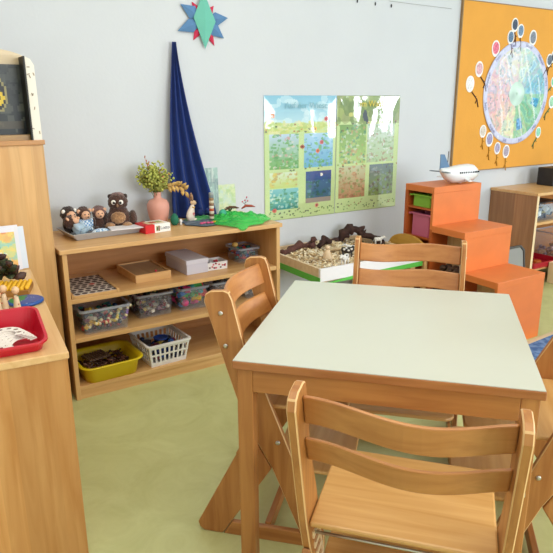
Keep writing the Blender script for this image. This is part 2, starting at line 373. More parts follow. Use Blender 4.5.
for s in (-1, 1):
    MB().prism([(-.155, s*.012), (-.12, s*.012), (-.145, s*.085), (-.168, s*.085)], .078, .084, 'z').build('tailplane', pbr('airplane_grey', '8a929c', .4), t, bevel=.001)
MB().prism([(.03, -.03), (.07, -.03), (.0, -.125), (-.03, -.125)], .022, .028, 'z').build('wing', MATS['airplane_white'], t, bevel=.002)
MB().prism([(.03, .03), (.07, .03), (.0, .165), (-.03, .165)], .024, .030, 'z').build('wing', MATS['airplane_white'], t, bevel=.002)
MB().tube([(.02, 0, -.0), (.02, 0, .02)], .01).build('undercarriage', MATS['airplane_white'], t)
# thin wooden stick leaning against the board behind the airplane
tag(MB().tube([(3.13, 2.86, .897), (3.165, 2.885, 1.085)], .0022).build('thin_stick', pbr('dark_stick', '3a2c20', .6)), 'thin dark stick rising behind the toy airplane in front of the orange board', 'stick')

# ------------------------------------------------------------ shelf at the right
t = thing('right_shelf', (0, 0, 0), 0, 'beech shelf unit at the right edge below the orange pinboard', 'shelf')
rx0, rx1, ry0, rh = 4.12, 5.3, 2.84, .73
MB().box(rx0, rx0+.022, ry0+.002, WY-.004, 0, rh-.022).build('side_panel', [walnutish, ply_edge], t)
MB().box(rx0-.001, rx0+.023, ry0-.001, ry0+.002, 0, rh-.022).build('edge_band', ply_edge, t)
MB().box(rx0-.006, rx1, ry0-.004, WY-.004, rh-.022, rh).build('top_board', maple, t, bevel=.002)
for z in (.50, .13): MB().box(rx0+.022, rx1, ry0+.002, WY-.02, z-.02, z).build('shelf_board', maple, t)
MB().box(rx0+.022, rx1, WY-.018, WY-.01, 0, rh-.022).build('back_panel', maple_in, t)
MB().box(rx1-.022, rx1, ry0+.002, WY-.02, 0, rh-.022).build('side_panel', walnutish, t)
bx = tag(MB().box(4.57, 4.77, 3.03, 3.18, rh, rh+.145).build('black_speaker', pbr('black_box', '1d1b1c', .5), bevel=.006), 'black box-shaped speaker on top of the right shelf, cut by the picture edge', 'speaker')
g = MB().lathe([(.055, 0), (.055, .004), (.045, .006), (.02, .001)], n=24, M=Matrix.Translation((4.67, 3.03, rh+.075)) @ Matrix.Rotation(PI/2, 4, 'X')); g.build('speaker_cone', pbr('speaker_cloth', '2c2a2b', .9), bx)
so = tag(MB().prism([(-.04, -.04), (.04, -.04), (.04, .04), (-.04, .04)], WY-.009, WY-.0005, 'y').build('wall_socket', whiteM, loc=(4.76, 0, .785), bevel=.004), 'white wall socket above the right shelf just under the pinboard', 'socket')
MB().lathe([(.021, 0), (.021, .001), (.018, .0015)], n=20, M=Matrix.Translation((0, WY-.009, 0)) @ Matrix.Rotation(PI/2, 4, 'X')).build('socket_insert', pbr('socket_grey', 'd2d0cc', .5), so)

clr = clear('clear_plastic', 'c9ccd6', .10)
rimm = clear('clear_rim_sheen', 'c4c8d4', .42)  # rim paler and denser, putting the plastic's edge sheen into its colour
def items_mb(w, d, z0, z1, n, colors, size, kinds='bb'):
    m = MB()
    for k in range(n):
        x = (random.random()-.5)*w; y = (random.random()-.5)*d; z = z0+(z1-z0)*random.random(); c = random.choice(colors); s = size*random.uniform(.7, 1.3)
        M = Matrix.Translation((x, y, z)) @ Matrix.Rotation(random.random()*6, 4, 'Z') @ Matrix.Rotation(random.random()*3, 4, 'X')
        if random.choice(kinds) == 'b': m.box(-s, s, -s*.6, s*.6, -s*.5, s*.5, c=c, M=M)
        else: m.ball((0, 0, 0), s*.8, c=c, seg=8, ring=6, M=M)
    return m
def toybin(name, x, y, z, w, d, h, label, fill, flabel, cols, n, size, kinds='bo', rz=0, mat=None, taper=.86, lip=True, fname='toy_pieces', top=.72):
    t = thing(name, (x, y, z), rz, label, 'bin')
    bin_mb(w, d, h, taper, .015, .009, .003).build('tub', mat or clr, t)
    MB().loft([rrect(w-.014, d-.014, .015, h-.010), rrect(w+.001, d+.001, .024, h-.010), rrect(w+.001, d+.001, .024, h+.001), rrect(w-.02, d-.02, .015, h+.001), rrect(w-.02, d-.02, .015, h-.010)], caps=(False, False), smooth=False).build('rim', rimm, t)
    if lip: MB().box(-.03, .03, -d/2-.006, -d/2+.002, h-.022, h-.012).build('grip', mat or clr, t)
    o = items_mb(w*taper*.86, d*taper*.86, size*.9+.004, h*top, n, cols, size, kinds).build(fname, col_satin, loc=(x, y, z+.0005)); o.rotation_euler = (0, 0, rz)
    tag(o, flabel, fill, kind='stuff'); return t
toybin('storage_box', 4.33, 2.99, .50, .34, .25, .13, 'clear plastic box with blue and white papers on the upper board of the right shelf', 'papers', 'blue, white and yellow craft papers in the clear box on the right shelf', ['9fb6c8', 'c9d4dc', '3a4a60', 'e7e9ea', '88a8c0', 'd8d090'], 60, .03, 'b', fname='craft_papers')
tag(MB().box(4.2, 4.5, 2.9, 3.12, .632, .64).build('dark_folder', pbr('dark_folder', '22252c', .4), bevel=.003), 'dark flat folder lying across the clear box on the right shelf', 'folder')
toybin('storage_box', 4.70, 3.0, .13, .36, .28, .23, 'cloudy plastic box on the bottom board of the right shelf', 'toys', 'tan toy pieces in the cloudy box on the right shelf', ['a07850', 'c2a080', '7d6a78', 'b59a9a'], 50, .022, fname='tan_toy_pieces', top=.45)
t = thing('red_tray', (4.32, 2.97, .131), 0, 'red shallow tray with orange pieces on the bottom board of the right shelf', 'tray')
bin_mb(.34, .3, .045, .94, .02, .006).build('tray_body', pbr('red_plastic', 'b0182c', .35), t)
for (x, y, w) in ((4.23, 2.90, 'front left'), (4.31, 2.89, 'front right'), (4.27, 2.97, 'rear left'), (4.36, 2.95, 'rear right')):
    tag(MB().lathe([(.03, 0), (.034, .008), (.03, .016), (.012, .012)], n=16).build('orange_disc', pbr('orange_disc', 'e2762a', .5), loc=(x, y, .135)), 'round orange disc lying %s in the red tray on the right shelf' % w, 'disc', 'orange discs in the red tray')
t = thing('drawer_box', (4.53, 2.69, 0), 0, 'cream wooden crate on the floor in front of the right shelf', 'crate')
for (a, b_, c_, d_) in ((-.2, .2, -.13, -.115), (-.2, .2, .115, .13), (-.2, -.185, -.115, .115), (.185, .2, -.115, .115)): MB().box(a, b_, c_, d_, 0, .17).build('side', ply_edge, t, bevel=.002)
MB().box(-.185, .185, -.115, .115, .005, .015).build('base', ply_edge, t)
# grey folding stool back leaning between steps and shelf
t = thing('grey_stool', (3.78, 2.70, 0), 0, 'grey plastic panel of a folded stool leaning beside the right shelf', 'stool')
pts = [(-.11, 0), (.09, 0), (.09, .34), (.06, .37), (-.08, .37), (-.11, .34)]
Mst = Matrix.Rotation(math.radians(-8), 4, 'X')
MB().prism(pts, -.008, .008, 'y', M=Mst).build('panel', pbr('grey_panel', '8d8c88', .5), t, bevel=.004)
pts2 = [(.09, 0), (.105, 0), (.105, .35), (.065, .385), (-.085, .385), (-.085, .37), (.06, .37), (.09, .34)]
MB().prism(pts2, -.014, .014, 'y', M=Mst).build('rim', pbr('dark_grey_rim', '45423f', .5), t, bevel=.003)

# ------------------------------------------------------------ pinboard, calendar wheel, balloons
bt = thing('pinboard', (0, 0, 0), 0, 'large orange-yellow pinboard on the back wall at the upper right', 'pinboard')
PX0, PX1, PZ0, PZ1 = 3.625, 5.3, .885, 2.10
MB().box(PX0, PX1, WY-.018, WY-.001, PZ0, PZ1).build('board', pbr('orange_felt', 'e3a040', .8, var=.03, vscale=6, bump=.15, bscale=90), bt)
for a in ((PX0-.008, PX0, PZ0-.006, PZ1+.006), (PX0, PX1, PZ0-.006, PZ0), (PX0, PX1, PZ1, PZ1+.006)): MB().box(a[0], a[1], WY-.022, WY-.001, a[2], a[3]).build('frame', pbr('thin_board_frame', '9a7a50', .5), bt)
YB = WY-.0185
wc = (4.30, 1.462); WR = .392
m = MB(); NR, NA = 26, 144
segc = ['c4dcd8', '9cc8d8', '78b8d4', '84c4a8', '74b88c', '9cc89a', 'dcdcc0', 'e0bcb4', 'dcb0b8', 'd8bccc', 'dcd4e0', 'd8d8de']
def wcol(r, a):
    k = int(a/(2*PI)*12) % 12; base = np.array([int(segc[k][i:i+2], 16) for i in (0, 2, 4)], float)
    x, z = r*math.cos(a), r*math.sin(a)
    nv = noise.noise(Vector((x*13, z*13, 3))); n2 = noise.noise(Vector((x*45, z*45, 9)))
    if r > .345: base = np.array((204, 206, 232)) if not (k % 3 == 0 and nv > .2) else np.array((226, 228, 240)); base = base+n2*12
    elif r > .34 or abs((a/(2*PI)*12) % 1-.5) > .485: base = np.array((236, 236, 236))
    elif r < .085: base = np.array((196, 222, 210))+nv*40
    else:
        acc = [(90, 170, 150), (225, 140, 140), (240, 225, 130), (245, 245, 245), (110, 160, 200)][int((nv+1)*7.3) % 5]
        base = base*.80+np.array(acc)*.20+n2*16
        if noise.noise(Vector((x*34, z*34, 40))) > .42: base = base*.6+np.array((90, 130, 130))*.4
        if k in (3, 5) and .20 < r < .29 and abs(((a/(2*PI)*12) % 1)-.5) < .28: base = np.array([(60, 150, 190), (90, 150, 200)][k == 5])+n2*60
        if noise.noise(Vector((x*12+z*30, z*9, 70))) > .3: base = base*.4+240*.6
    return (*lin(np.clip(base, 0, 250)), 1)
def wp(u, v):
    a = 2*PI*u; r = .002+(WR-.002)*v; return (wc[0]+r*math.cos(PI/2-a), YB-.004-.002*math.sin(5*a)*v, wc[1]+r*math.sin(PI/2-a))
m.grid(wp, NA, NR, cf=lambda i, j: wcol((j+.5)/NR*WR, (i+.5)/NA*2*PI), smooth=True)
wh = tag(m.build('calendar_wheel', col_satin, solid=.002, off=-1), 'big round paper birthday calendar wheel with pastel segments on the orange pinboard', 'calendar')
# faint month names along the outer ring
ink = pbr('pale_ink', '8f90b8', .7)
for k, w in enumerate(['Januar', 'Februar', 'März', 'April', 'Mai', 'Juni', 'Juli', 'August', 'Sept.', 'Oktober', 'Nov.', 'Dez.']):
    a = PI/2-2*PI*(k+.5)/12; r = .369
    ro = a-PI/2 if math.sin(a) > -.2 else a+PI/2
    M = Matrix.Translation((wc[0]+r*math.cos(a), YB-.0085, wc[1]+r*math.sin(a))) @ Matrix.Rotation(-ro, 4, 'Y') @ Matrix.Rotation(PI/2, 4, 'X')
    strip_text(w, .034, ink, M, wh, 'month_name')
seg_ink = pbr('wheel_ink', '6f9a8a', .6)
BAL = [(4.203, 1.969, 'dark blue', '3c4a60', 1.0, 'topmost, above the wheel'), (4.278, 1.93, 'steel blue', '6a86a4', 1.0, 'second highest, just right of the topmost one'), (4.168, 1.879, 'blue and white', '5a7896', 1.0, 'lower left of the three above the wheel'),
 (4.436, 1.888, 'grey', '7c8290', 1.15, 'alone at the upper right of the wheel'), (4.006, 1.793, 'pink', 'e07088', 1.15, 'at the upper left of the wheel'), (3.841, 1.641, 'white and pink', 'd8a8b0', 1.1, 'second from the left edge of the board'),
 (4.677, 1.727, 'grey', '66707e', 1.0, 'right of the wheel, beside a darker one'), (4.734, 1.758, 'dark grey', '4c525e', 1.0, 'highest at the right picture edge'), (3.753, 1.534, 'plain white', 'e8e4e4', 1.15, 'closest to the left edge of the board'),
 (4.77, 1.40, 'pale green', '9ed0b0', 1.0, 'at the right picture edge level with the wheel centre'), (3.942, 1.183, 'white', 'cfc4b8', .95, 'at the lower left, touching the wheel'), (4.026, 1.119, 'lilac', '9a94b8', 1.1, 'second of the lower left row of four'),
 (4.13, 1.046, 'lilac and white', 'a8a0c0', .95, 'third of the lower left row of four'), (4.242, 1.016, 'mauve', 'a89cb0', 1.05, 'rightmost of the lower left row of four'), (4.632, 1.156, 'mint green', '8fd0b4', .9, 'below the wheel at the right'), (4.76, 1.56, 'green', '7cc49c', .8, 'at the right picture edge above the pale green one')]
for (x, z, cn, c, s, where) in BAL:
    t = thing('paper_balloon', (x, YB, z), 0, 'paper balloon with %s face, %s' % (cn, where), 'paper figure', 'paper balloon figures pinned to the orange board')
    s *= 1.14
    def oval(rx, rz, y0, y1, c, nm, mt):
        m = MB(); L = [[(rx*math.cos(2*PI*i/20), y, rz*math.sin(2*PI*i/20)*(1+.12*(math.sin(2*PI*i/20) < 0))) for i in range(20)] for y in (y0, y1)]
        m.loft(L, c, smooth=False); return m.build(nm, mt, t)
    oval(.034*s, .043*s, -.003, 0, 'f2f0ee', 'paper_outline', col_matte)
    m = MB()
    m.grid(lambda u, v: (.026*s*v*math.cos(2*PI*u), -.0045, .034*s*v*math.sin(2*PI*u)), 16, 5, cf=lambda i, j: (*lin(np.clip(np.array([int(c[q:q+2], 16) for q in (0, 2, 4)])+(rng.rand()-.5)*46, 0, 255)), 1), smooth=False)
    m.build('printed_face', col_matte, t, solid=.001, off=-1)
    up = z < 1.2 and x < 4.4
    tw = 'b98420' if up else ('4a7a50' if 'green' in cn else '5a3420')
    ln = .085*s; dx = (wc[0]-x)*.22 if not up else 0
    m = MB(); f0 = (dx*.2, -.003, -.045*s); f1 = (dx*.7+.004, -.003, -.045*s-ln*.5); f2 = (dx*.8+.012, -.003, -.045*s-ln)
    m.tube([f0, f1, f2], .0042, n=6); m.tube([f1, (f1[0]-.016, -.003, f1[2]-.028)], .0036, n=6); m.tube([((f0[0]+f1[0])/2, -.003, (f0[2]+f1[2])/2), ((f0[0]+f1[0])/2+.02, -.003, (f0[2]+f1[2])/2-.008)], .0032, n=6)
    m.build('stick_body', pbr('twig_'+tw, tw, .7), t)

# ------------------------------------------------------------ posters
def poster(x0, x1, z0, z1, cv, name, label, glare_amp):
    H_, W_, _ = cv.shape; m = MB()
    def fn(u, v):
        x = x0+(x1-x0)*u; z = z0+(z1-z0)*v
        w = noise.noise(Vector((x*9, z*2.2, glare_amp)))*.5+.5
        edge = min(u, 1-u, v, 1-v); k = min(1, edge*8)
        return (x, WY-.003-.011*w*k-.0035*math.sin(u*PI)*k, z)
    m.grid(fn, W_, H_, cf=lambda i, j: (*lin(cv[j, i]), 1))
    return tag(m.build(name, col_gloss, solid=.0008, off=-1), label, 'poster')
def blob(cv, cx, cy, rx, ry, col, a=1.0):
    h_, w_, _ = cv.shape; yy, xx = np.mgrid[0:h_, 0:w_]; k = ((xx-cx)/rx)**2+((yy-cy)/ry)**2 < 1
    cv[k] = cv[k]*(1-a)+np.array(col)*a
def paint(w, h, kind):
    cv = np.zeros((h, w, 3)); cv[:] = (194, 216, 152); cv += (rng.rand(h, w, 1)-.5)*8
    r = lambda a, b: int(a*b)
    sky = slice(r(.79, h), h)
    if kind == 0:
        for y in range(r(.79, h), h): cv[y] = np.array((176, 214, 228))*(1-(y/h-.79)/.21)+np.array((128, 188, 214))*((y/h-.79)/.21)
        for k in range(26): blob(cv, rng.rand()*w, h*(.79+.2*rng.rand()), 3+rng.rand()*7, 2+rng.rand()*4, (214, 234, 240), .5)
        for k in range(120): blob(cv, rng.rand()*w, h*(.70+.09*rng.rand()), 2+rng.rand()*4, 1+rng.rand()*2, random.choice([(190, 205, 110), (214, 214, 130), (170, 196, 110), (226, 220, 170)]), .6)
        P = [((.07, .46, .42, .70), [(186, 208, 232), (110, 170, 90), (92, 156, 84), (226, 214, 200), (206, 150, 140), (120, 176, 100), (80, 150, 90), (170, 200, 190)]), ((.53, .96, .42, .70), [(170, 206, 232), (100, 170, 206), (90, 160, 70), (120, 170, 210), (110, 180, 90), (84, 140, 190), (90, 160, 100)]),
             ((.07, .44, .27, .395), [(212, 226, 200), (190, 206, 120), (214, 190, 90), (180, 150, 90)]), ((.07, .46, .09, .265), [(120, 190, 200), (40, 140, 130), (170, 214, 190), (30, 120, 80), (226, 236, 220)]), ((.56, .94, .12, .39), [(58, 92, 150), (44, 100, 120), (30, 110, 80), (96, 150, 170), (20, 70, 60)])]
    else:
        for y in range(r(.79, h), h): cv[y] = (140, 160, 92)
        for k in range(70): blob(cv, rng.rand()*w, h*(.79+.21*rng.rand()), 3+rng.rand()*6, 3+rng.rand()*8, random.choice([(120, 146, 80), (160, 176, 104), (104, 130, 74), (150, 160, 110)]), .6)
        P = [((.05, .45, .43, .76), [(120, 160, 90), (170, 200, 120), (84, 140, 110), (190, 150, 110), (200, 214, 190)]), ((.47, .92, .43, .76), [(190, 206, 200), (170, 196, 150), (214, 220, 226), (140, 170, 130), (160, 130, 110)]),
             ((.05, .46, .13, .41), [(190, 200, 160), (176, 130, 90), (200, 150, 110), (120, 150, 80), (150, 100, 70)]), ((.52, .93, .13, .41), [(100, 120, 130), (120, 150, 80), (150, 160, 150), (90, 80, 70), (130, 150, 170)])]
    for (u0, u1, v0, v1), cs in P:
        a, b_, c_, d_ = r(u0, w), r(u1, w), r(v0, h), r(v1, h); sub = cv[c_:d_, a:b_]; hh, ww, _ = sub.shape; gg = np.linspace(0, 1, hh)[:, None, None]; sub[:] = np.array(cs[1])*(1-gg)+np.array(cs[0])*gg
        for k in range(int(hh*ww/9)):
            y = rng.rand()*hh; ci = 1+int(rng.rand()*(len(cs)-1)); f = 1-y/hh
            if rng.rand() < .25+.6*f*1.2: blob(sub, rng.rand()*ww, y, .7+rng.rand()*2.6, .6+rng.rand()*1.6, cs[ci], .62)
    if kind == 0:
        a = cv[r(.12, h):r(.39, h), r(.56, w):r(.94, w)]; hh, ww, _ = a.shape
        a[int(hh*.72):] = a[int(hh*.72):]*.3+np.array((36, 70, 140))*.7; a[:int(hh*.16)] = (150, 140, 130); blob(a, ww*.6, hh*.86, 2.2, 2.4, (240, 240, 230))
        for (u, v, c) in ((.10, .84, (214, 130, 60)), (.84, .81, (214, 80, 90)), (.72, .55, (224, 100, 40)), (.78, .62, (206, 90, 100)), (.50, .59, (176, 90, 60)), (.12, .08, (216, 110, 100)), (.72, .09, (214, 130, 120)), (.68, .73, (230, 190, 60))): blob(cv, u*w, v*h, 3.2, 2.6, c); blob(cv, u*w, v*h, 1.3, 1.0, (110, 50, 30))
    else:
        blob(cv, w*.42, h*.83, 3.5, 7, (64, 76, 92)); blob(cv, w*.45, h*.79, 1.6, 5, (64, 76, 92)); blob(cv, w*.2, h*.84, 4, 3, (196, 196, 110))
    for k in range(15):
        u = .06+.88*k/14+rng.rand()*.02; v = .035+.04*rng.rand(); c = random.choice([(70, 96, 56), (50, 60, 56), (100, 130, 70), (140, 110, 70), (96, 140, 80)])
        for q in range(3): blob(cv, u*w+rng.randn()*2.0, v*h+rng.randn()*2.2, 1.4, .8, c, .75)
    for k in range(26):
        v = random.choice([.405, .42, .715, .73, .77]); u = rng.rand(); c = random.choice([(70, 80, 60), (150, 100, 70), (110, 140, 70), (190, 120, 70), (130, 160, 90)])
        blob(cv, u*w, v*h+rng.randn()*1.5, 1.6, 1.1, c, .7)
    return np.clip(cv, 0, 255)
NW, NH = 110, 150
PZL, PZH = .672, 1.446
p1 = poster(1.962, 2.515, PZL, PZH, paint(NW, NH, 0), 'meadow_poster', 'glossy meadow poster with blue sky, left of the two nature posters', 1.0)
p2 = poster(2.520, 3.072, PZL, PZH, paint(NW, NH, 1), 'forest_poster', 'glossy green forest poster, right of the two nature posters', 5.0)
strip_text('Im Wald', .058, pbr('title_yellow', 'd9c446', .5), Matrix.Translation((2.80, WY-.0195, 1.392)) @ Matrix.Rotation(PI/2, 4, 'X'), p2)
strip_text('Auf der Wiese', .055, pbr('title_blue', '86b8c6', .5), Matrix.Translation((2.27, WY-.0195, 1.385)) @ Matrix.Rotation(PI/2, 4, 'X'), p1)

# ------------------------------------------------------------ hanging on the wall at the left
# folded paper star
t = thing('paper_star', (1.578, WY-.003, 1.842), 0, 'large folded paper star in teal, blue and red high on the back wall', 'paper star')
def kite(p0, p1, p2, p3, y, name, mat):
    c0 = [(p[0], y, p[1]) for p in (p0, p1, p2, p3)]; cc = [(c0[0][i]+c0[2][i])/2 for i in range(3)]
    m = MB(); r0 = (c0[0][0], y-.010, c0[0][2])
    m.add([c0[0], c0[1], c0[2], c0[3], (cc[0], y-.012, cc[2])], [(0, 1, 4), (1, 2, 4), (2, 3, 4), (3, 0, 4)]); return m.build(name, mat, t, solid=.0015)
kx, kz = .0061, .0054
def s2(px, py): return ((px-240)/5.53*kx, -(py-112)/5.53*kz)
red = pbr('star_red', 'cc2a4e', .7); blu = pbr('star_blue', '5580ac', .7); teal = pbr('star_teal', '68b8a4', .7)
for p in ((180, 18), (300, 30), (180, 220), (297, 245)):
    a = s2(*p); L = math.hypot(*a); nx, nz = -a[1]/L*.020, a[0]/L*.020; kite((0, 0), (a[0]*.6+nx, a[1]*.6+nz), a, (a[0]*.6-nx, a[1]*.6-nz), -.001, 'red_point', red)
for p in ((116, 36), (95, 176), (376, 90), (350, 202)):
    a = s2(*p); L = math.hypot(*a); nx, nz = -a[1]/L*.036, a[0]/L*.036; kite((0, 0), (a[0]*.5+nx, a[1]*.5+nz), a, (a[0]*.5-nx, a[1]*.5-nz), -.008, 'blue_point', blu)
kite(s2(238, -38), s2(180, 102), s2(238, 263), s2(300, 116), -.018, 'teal_centre', teal)
# long blue cloth
m = MB()
def cl(u, v):
    xl = 1.378-.062*v-.02*math.sin(v*3); xr = 1.398+.205*v**1.3; x = xl+(xr-xl)*u
    return (x, WY-.018-(.012+.045*v)*(.5+.5*math.sin(u*21+v*1.5+.6*math.sin(v*5))), 1.722-.965*v)
m.grid(cl, 48, 60); o = m.build('blue_cloth', pbr('blue_cloth', '0f2d70', .85, sheen=.1, var=.12, vscale=14), solid=.003)
tag(o, 'long dark blue cloth hanging in folds from one point on the wall', 'cloth')
# wire with three clips near the ceiling edge of the picture
tag(MB().tube([(2.93, WY-.004, 2.043), (3.52, WY-.004, 2.036)], .0012, n=5).build('wall_wire', pbr('wire_grey', '9a9a98', .5)), 'thin grey wire running along the back wall at the top edge', 'wire')
for (x, z, w) in ((2.665, 2.023, 'leftmost'), (2.815, 2.017, 'middle'), (2.954, 2.015, 'rightmost')):
    tag(MB().ball((0, 0, 0), (.005, .004, .012), seg=8, ring=6).build('wall_clip', pbr('clip_dark', '2b2b2b', .5), loc=(x, WY-.004, z)), 'small dark clip on the upper back wall, %s of three' % w, 'clip', 'dark clips on the upper wall')
# landscape cards leaning on the wall
def card(x0, x1, z0, z1, name, label, cols, tilt=.02):
    w_, h_ = 24, 30; cv = np.zeros((h_, w_, 3)); cv[:] = cols[0]
    for k in range(170):
        y = rng.rand()*h_; blob(cv, rng.rand()*w_, y, 1+rng.rand()*2, 1+rng.rand()*(5 if len(cols) > 4 else 2), cols[1+int(rng.rand()*(len(cols)-1))], .5)
    m = MB(); m.grid(lambda u, v: (x0+(x1-x0)*u, WY-.003-tilt*(1-v), z0+(z1-z0)*v), w_, h_, cf=lambda i, j: (*lin(cv[j, i]), 1), smooth=False)
    tag(m.build(name, col_matte, solid=.002, off=-1), label, 'picture')
card(1.515, 1.635, .757, 1.035, 'forest_card', 'tall pale watercolour card of trees behind the block tower', [(196, 210, 206), (140, 160, 160), (170, 200, 190), (214, 222, 214), (120, 140, 146)], .010)
card(1.60, 1.75, .757, .93, 'meadow_card', 'small pale green landscape card right of the tall tree card', [(206, 218, 176), (180, 206, 150), (220, 226, 180), (196, 216, 206)], .010)

# ------------------------------------------------------------ things on top of the toy shelf
ZT = SH+.0005
# tray with flared sides
t = thing('grey_tray', (.868, 3.075, ZT), math.radians(5), 'grey tray with flared sides full of plush toys on the shelf', 'tray')
w, d = .40, .25
m = MB(); m.loft([rrect(w-.06, d-.06, .004, 0, 1), rrect(w, d, .004, .035, 1), rrect(w-.008, d-.008, .004, .036, 1), rrect(w-.066, d-.066, .004, .004, 1)], smooth=False)
m.build('tray_body', pbr('tray_grey', 'b4b6ba', .45), t, bevel=.001)
tag(MB().prism([(-.08, -.05), (.09, -.06), (.1, .03), (-.07, .05)], 0, .004, 'z').build('white_booklet', pbr('booklet_white', 'e4e0e4', .6), loc=(.955, 3.0, ZT+.032)), 'white booklet lying in front of the brown owl in the grey tray', 'booklet')
def fur(name, c, v=.35): return pbr(name, c, .95, bump=.8, bscale=160, var=v, vscale=90, sheen=.3)
brown = fur('brown_fur', '4c2e22'); dkb = fur('dark_fur', '33211a'); tan = fur('tan_fur', 'a87c54'); peach = pbr('peach_skin', 'e2b08e', .8); blk = pbr('eye_black', '121010', .3); eyew = pbr('eye_white', 'f0ece4', .4); mauve = fur('mauve_fur', '7c5a54')
ltb = pbr('pale_blue_cloth', 'a8bccb', .9); chk = bpy.data.materials.new('blue_check'); chk.use_nodes = True
ck = chk.node_tree.nodes.new('ShaderNodeTexChecker'); ck.inputs['Scale'].default_value = 110; ck.inputs['Color1'].default_value = (*lin('6f9cc8'), 1); ck.inputs['Color2'].default_value = (*lin('dfe8f0'), 1)
tcx = chk.node_tree.nodes.new('ShaderNodeTexCoord'); chk.node_tree.links.new(tcx.outputs['Object'], ck.inputs[0]); chk.node_tree.links.new(ck.outputs[0], chk.node_tree.nodes['Principled BSDF'].inputs['Base Color'])
# owl
t = thing('plush_owl', (.965, 3.10, ZT+.012), math.radians(-22), 'brown plush owl with big white eyes sitting at the right end of the tray', 'plush toy'); t.scale = (1.08, 1.0, 1.0)
bd = MB().ball((0, 0, .05), (.062, .05, .055), rough=.09, seg=28, ring=18).ball((0, 0, .085), (.045, .04, .04), rough=.08, seg=24, ring=14).build('body', brown, t)
hd = MB().ball((0, -.003, .138), (.047, .042, .046), rough=.08, seg=28, ring=18).build('head', brown, t)
MB().ball((0, .004, .160), (.040, .034, .028), rough=.1, seg=22, ring=12).build('crown', mauve, hd)
MB().ball((0, -.036, .060), (.036, .022, .034), rough=.1, seg=20, ring=12).build('belly', tan, bd)
for s in (-1, 1):
    MB().ball((s*.066, -.004, .052), (.020, .03, .042), rough=.1, seg=18, ring=12).build('wing', dkb if s < 0 else brown, t)
    MB().ball((s*.040, -.045, .022), (.024, .026, .018), rough=.1, seg=16, ring=10).build('foot', tan, t)
    MB().ball((s*.040, .0, .180), (.012, .010, .014), rough=.1, seg=12, ring=8).build('ear_tuft', dkb, hd).scale = (.9, .9, .93)
    e = MB().ball((s*.017, -.041, .142), (.0115, .006, .0125)).build('eye', eyew, hd); MB().ball((s*.015, -.0465, .140), (.006, .003, .007)).build('pupil', blk, e)
MB().ball((0, -.048, .126), (.005, .008, .010)).build('beak', pbr('beak_grey', '8a6a50', .5), hd)
# hedgehog dolls
def doll(x, y, z, rz, s, label, furm, wear, lean=0, hair=None):
    t = thing('hedgehog_doll', (x, y, z), rz, label, 'plush toy', 'hedgehog dolls in the grey tray'); t.scale = (s, s, s); t.rotation_euler = (lean, 0, rz)
    MB().ball((0, 0, .035), (.030, .026, .036), rough=.05, seg=20, ring=12).ball((-.02, -.018, .012), (.011, .024, .011)).ball((.02, -.018, .012), (.011, .024, .011)).build('body', wear, t)
    h = MB().ball((0, .004, .085), (.034, .032, .034), rough=.22, seg=26, ring=16).build('head', furm, t)
    MB().ball((0, -.020, .080), (.022, .018, .022)).ball((0, -.038, .074), (.008, .010, .007)).build('face', peach, h)
    MB().ball((0, -.048, .075), .004).build('nose', blk, h)
    for q in (-1, 1):
        MB().ball((q*.009, -.036, .086), .003).build('eye', blk, h); MB().ball((q*.028, -.008, .100), (.009, .006, .010)).build('ear', peach if furm is not dkb else eyew, h)
        MB().ball((q*.030, -.014, .042), (.009, .012, .022)).build('arm', wear, t)
doll(.715, 3.12, ZT+.012, .25, 1.12, 'dark furry hedgehog doll at the left end of the grey tray', dkb, dkb)
doll(.760, 3.03, ZT+.012, .9, 1.05, 'hedgehog doll in pale blue clothes lying at the front of the tray', brown, ltb, lean=-.75)
doll(.790, 3.12, ZT+.012, .15, 1.06, 'brown hedgehog doll with blue checked trousers in the middle of the tray', brown, chk)
doll(.868, 3.12, ZT+.012, -.1, 1.04, 'brown hedgehog doll next to the owl in the grey tray', mauve, brown)
tag(MB().ball((0, 0, 0), (.044, .022, .016), seg=20, ring=12).build('checked_cushion', chk, loc=(.835, 3.0, ZT+.026)), 'small blue and white checked cushion at the front of the tray', 'cushion')
# red game box
t = thing('game_box', (1.105, 2.985, ZT), math.radians(8), 'small red and white game box lying on the shelf before the vase', 'box')
m = MB(); m.box(-.072, .072, -.055, .055, 0, .044, c='f0eee9'); m.build('box_body', col_satin, t, bevel=.001)
MB().box(-.0728, -.020, -.0558, .0558, .001, .0445).build('red_end', pbr('box_red', 'cf1a1f', .4), t)
m = MB()
m.box(-.012, .010, -.0562, -.0552, .008, .036, c='b8a888'); m.box(-.008, -.001, -.0566, -.0562, .012, .03, c='4a5a3a'); m.box(.002, .008, -.0566, -.0562, .010, .034, c='6a3030')
m.box(-.045, .052, -.03, .032, .0442, .0452, c='d9c49a'); m.box(-.02, .01, -.02, .02, .0453, .0457, c='b84a3a'); m.box(.02, .045, -.015, .022, .0453, .0457, c='8a9a5a'); m.build('box_picture', col_satin, t)
strip_text('Lotto', .024, pbr('box_ink', '3c4a5c', .5), Matrix.Translation((.040, -.0555, .022)) @ Matrix.Rotation(PI/2, 4, 'X'), t)
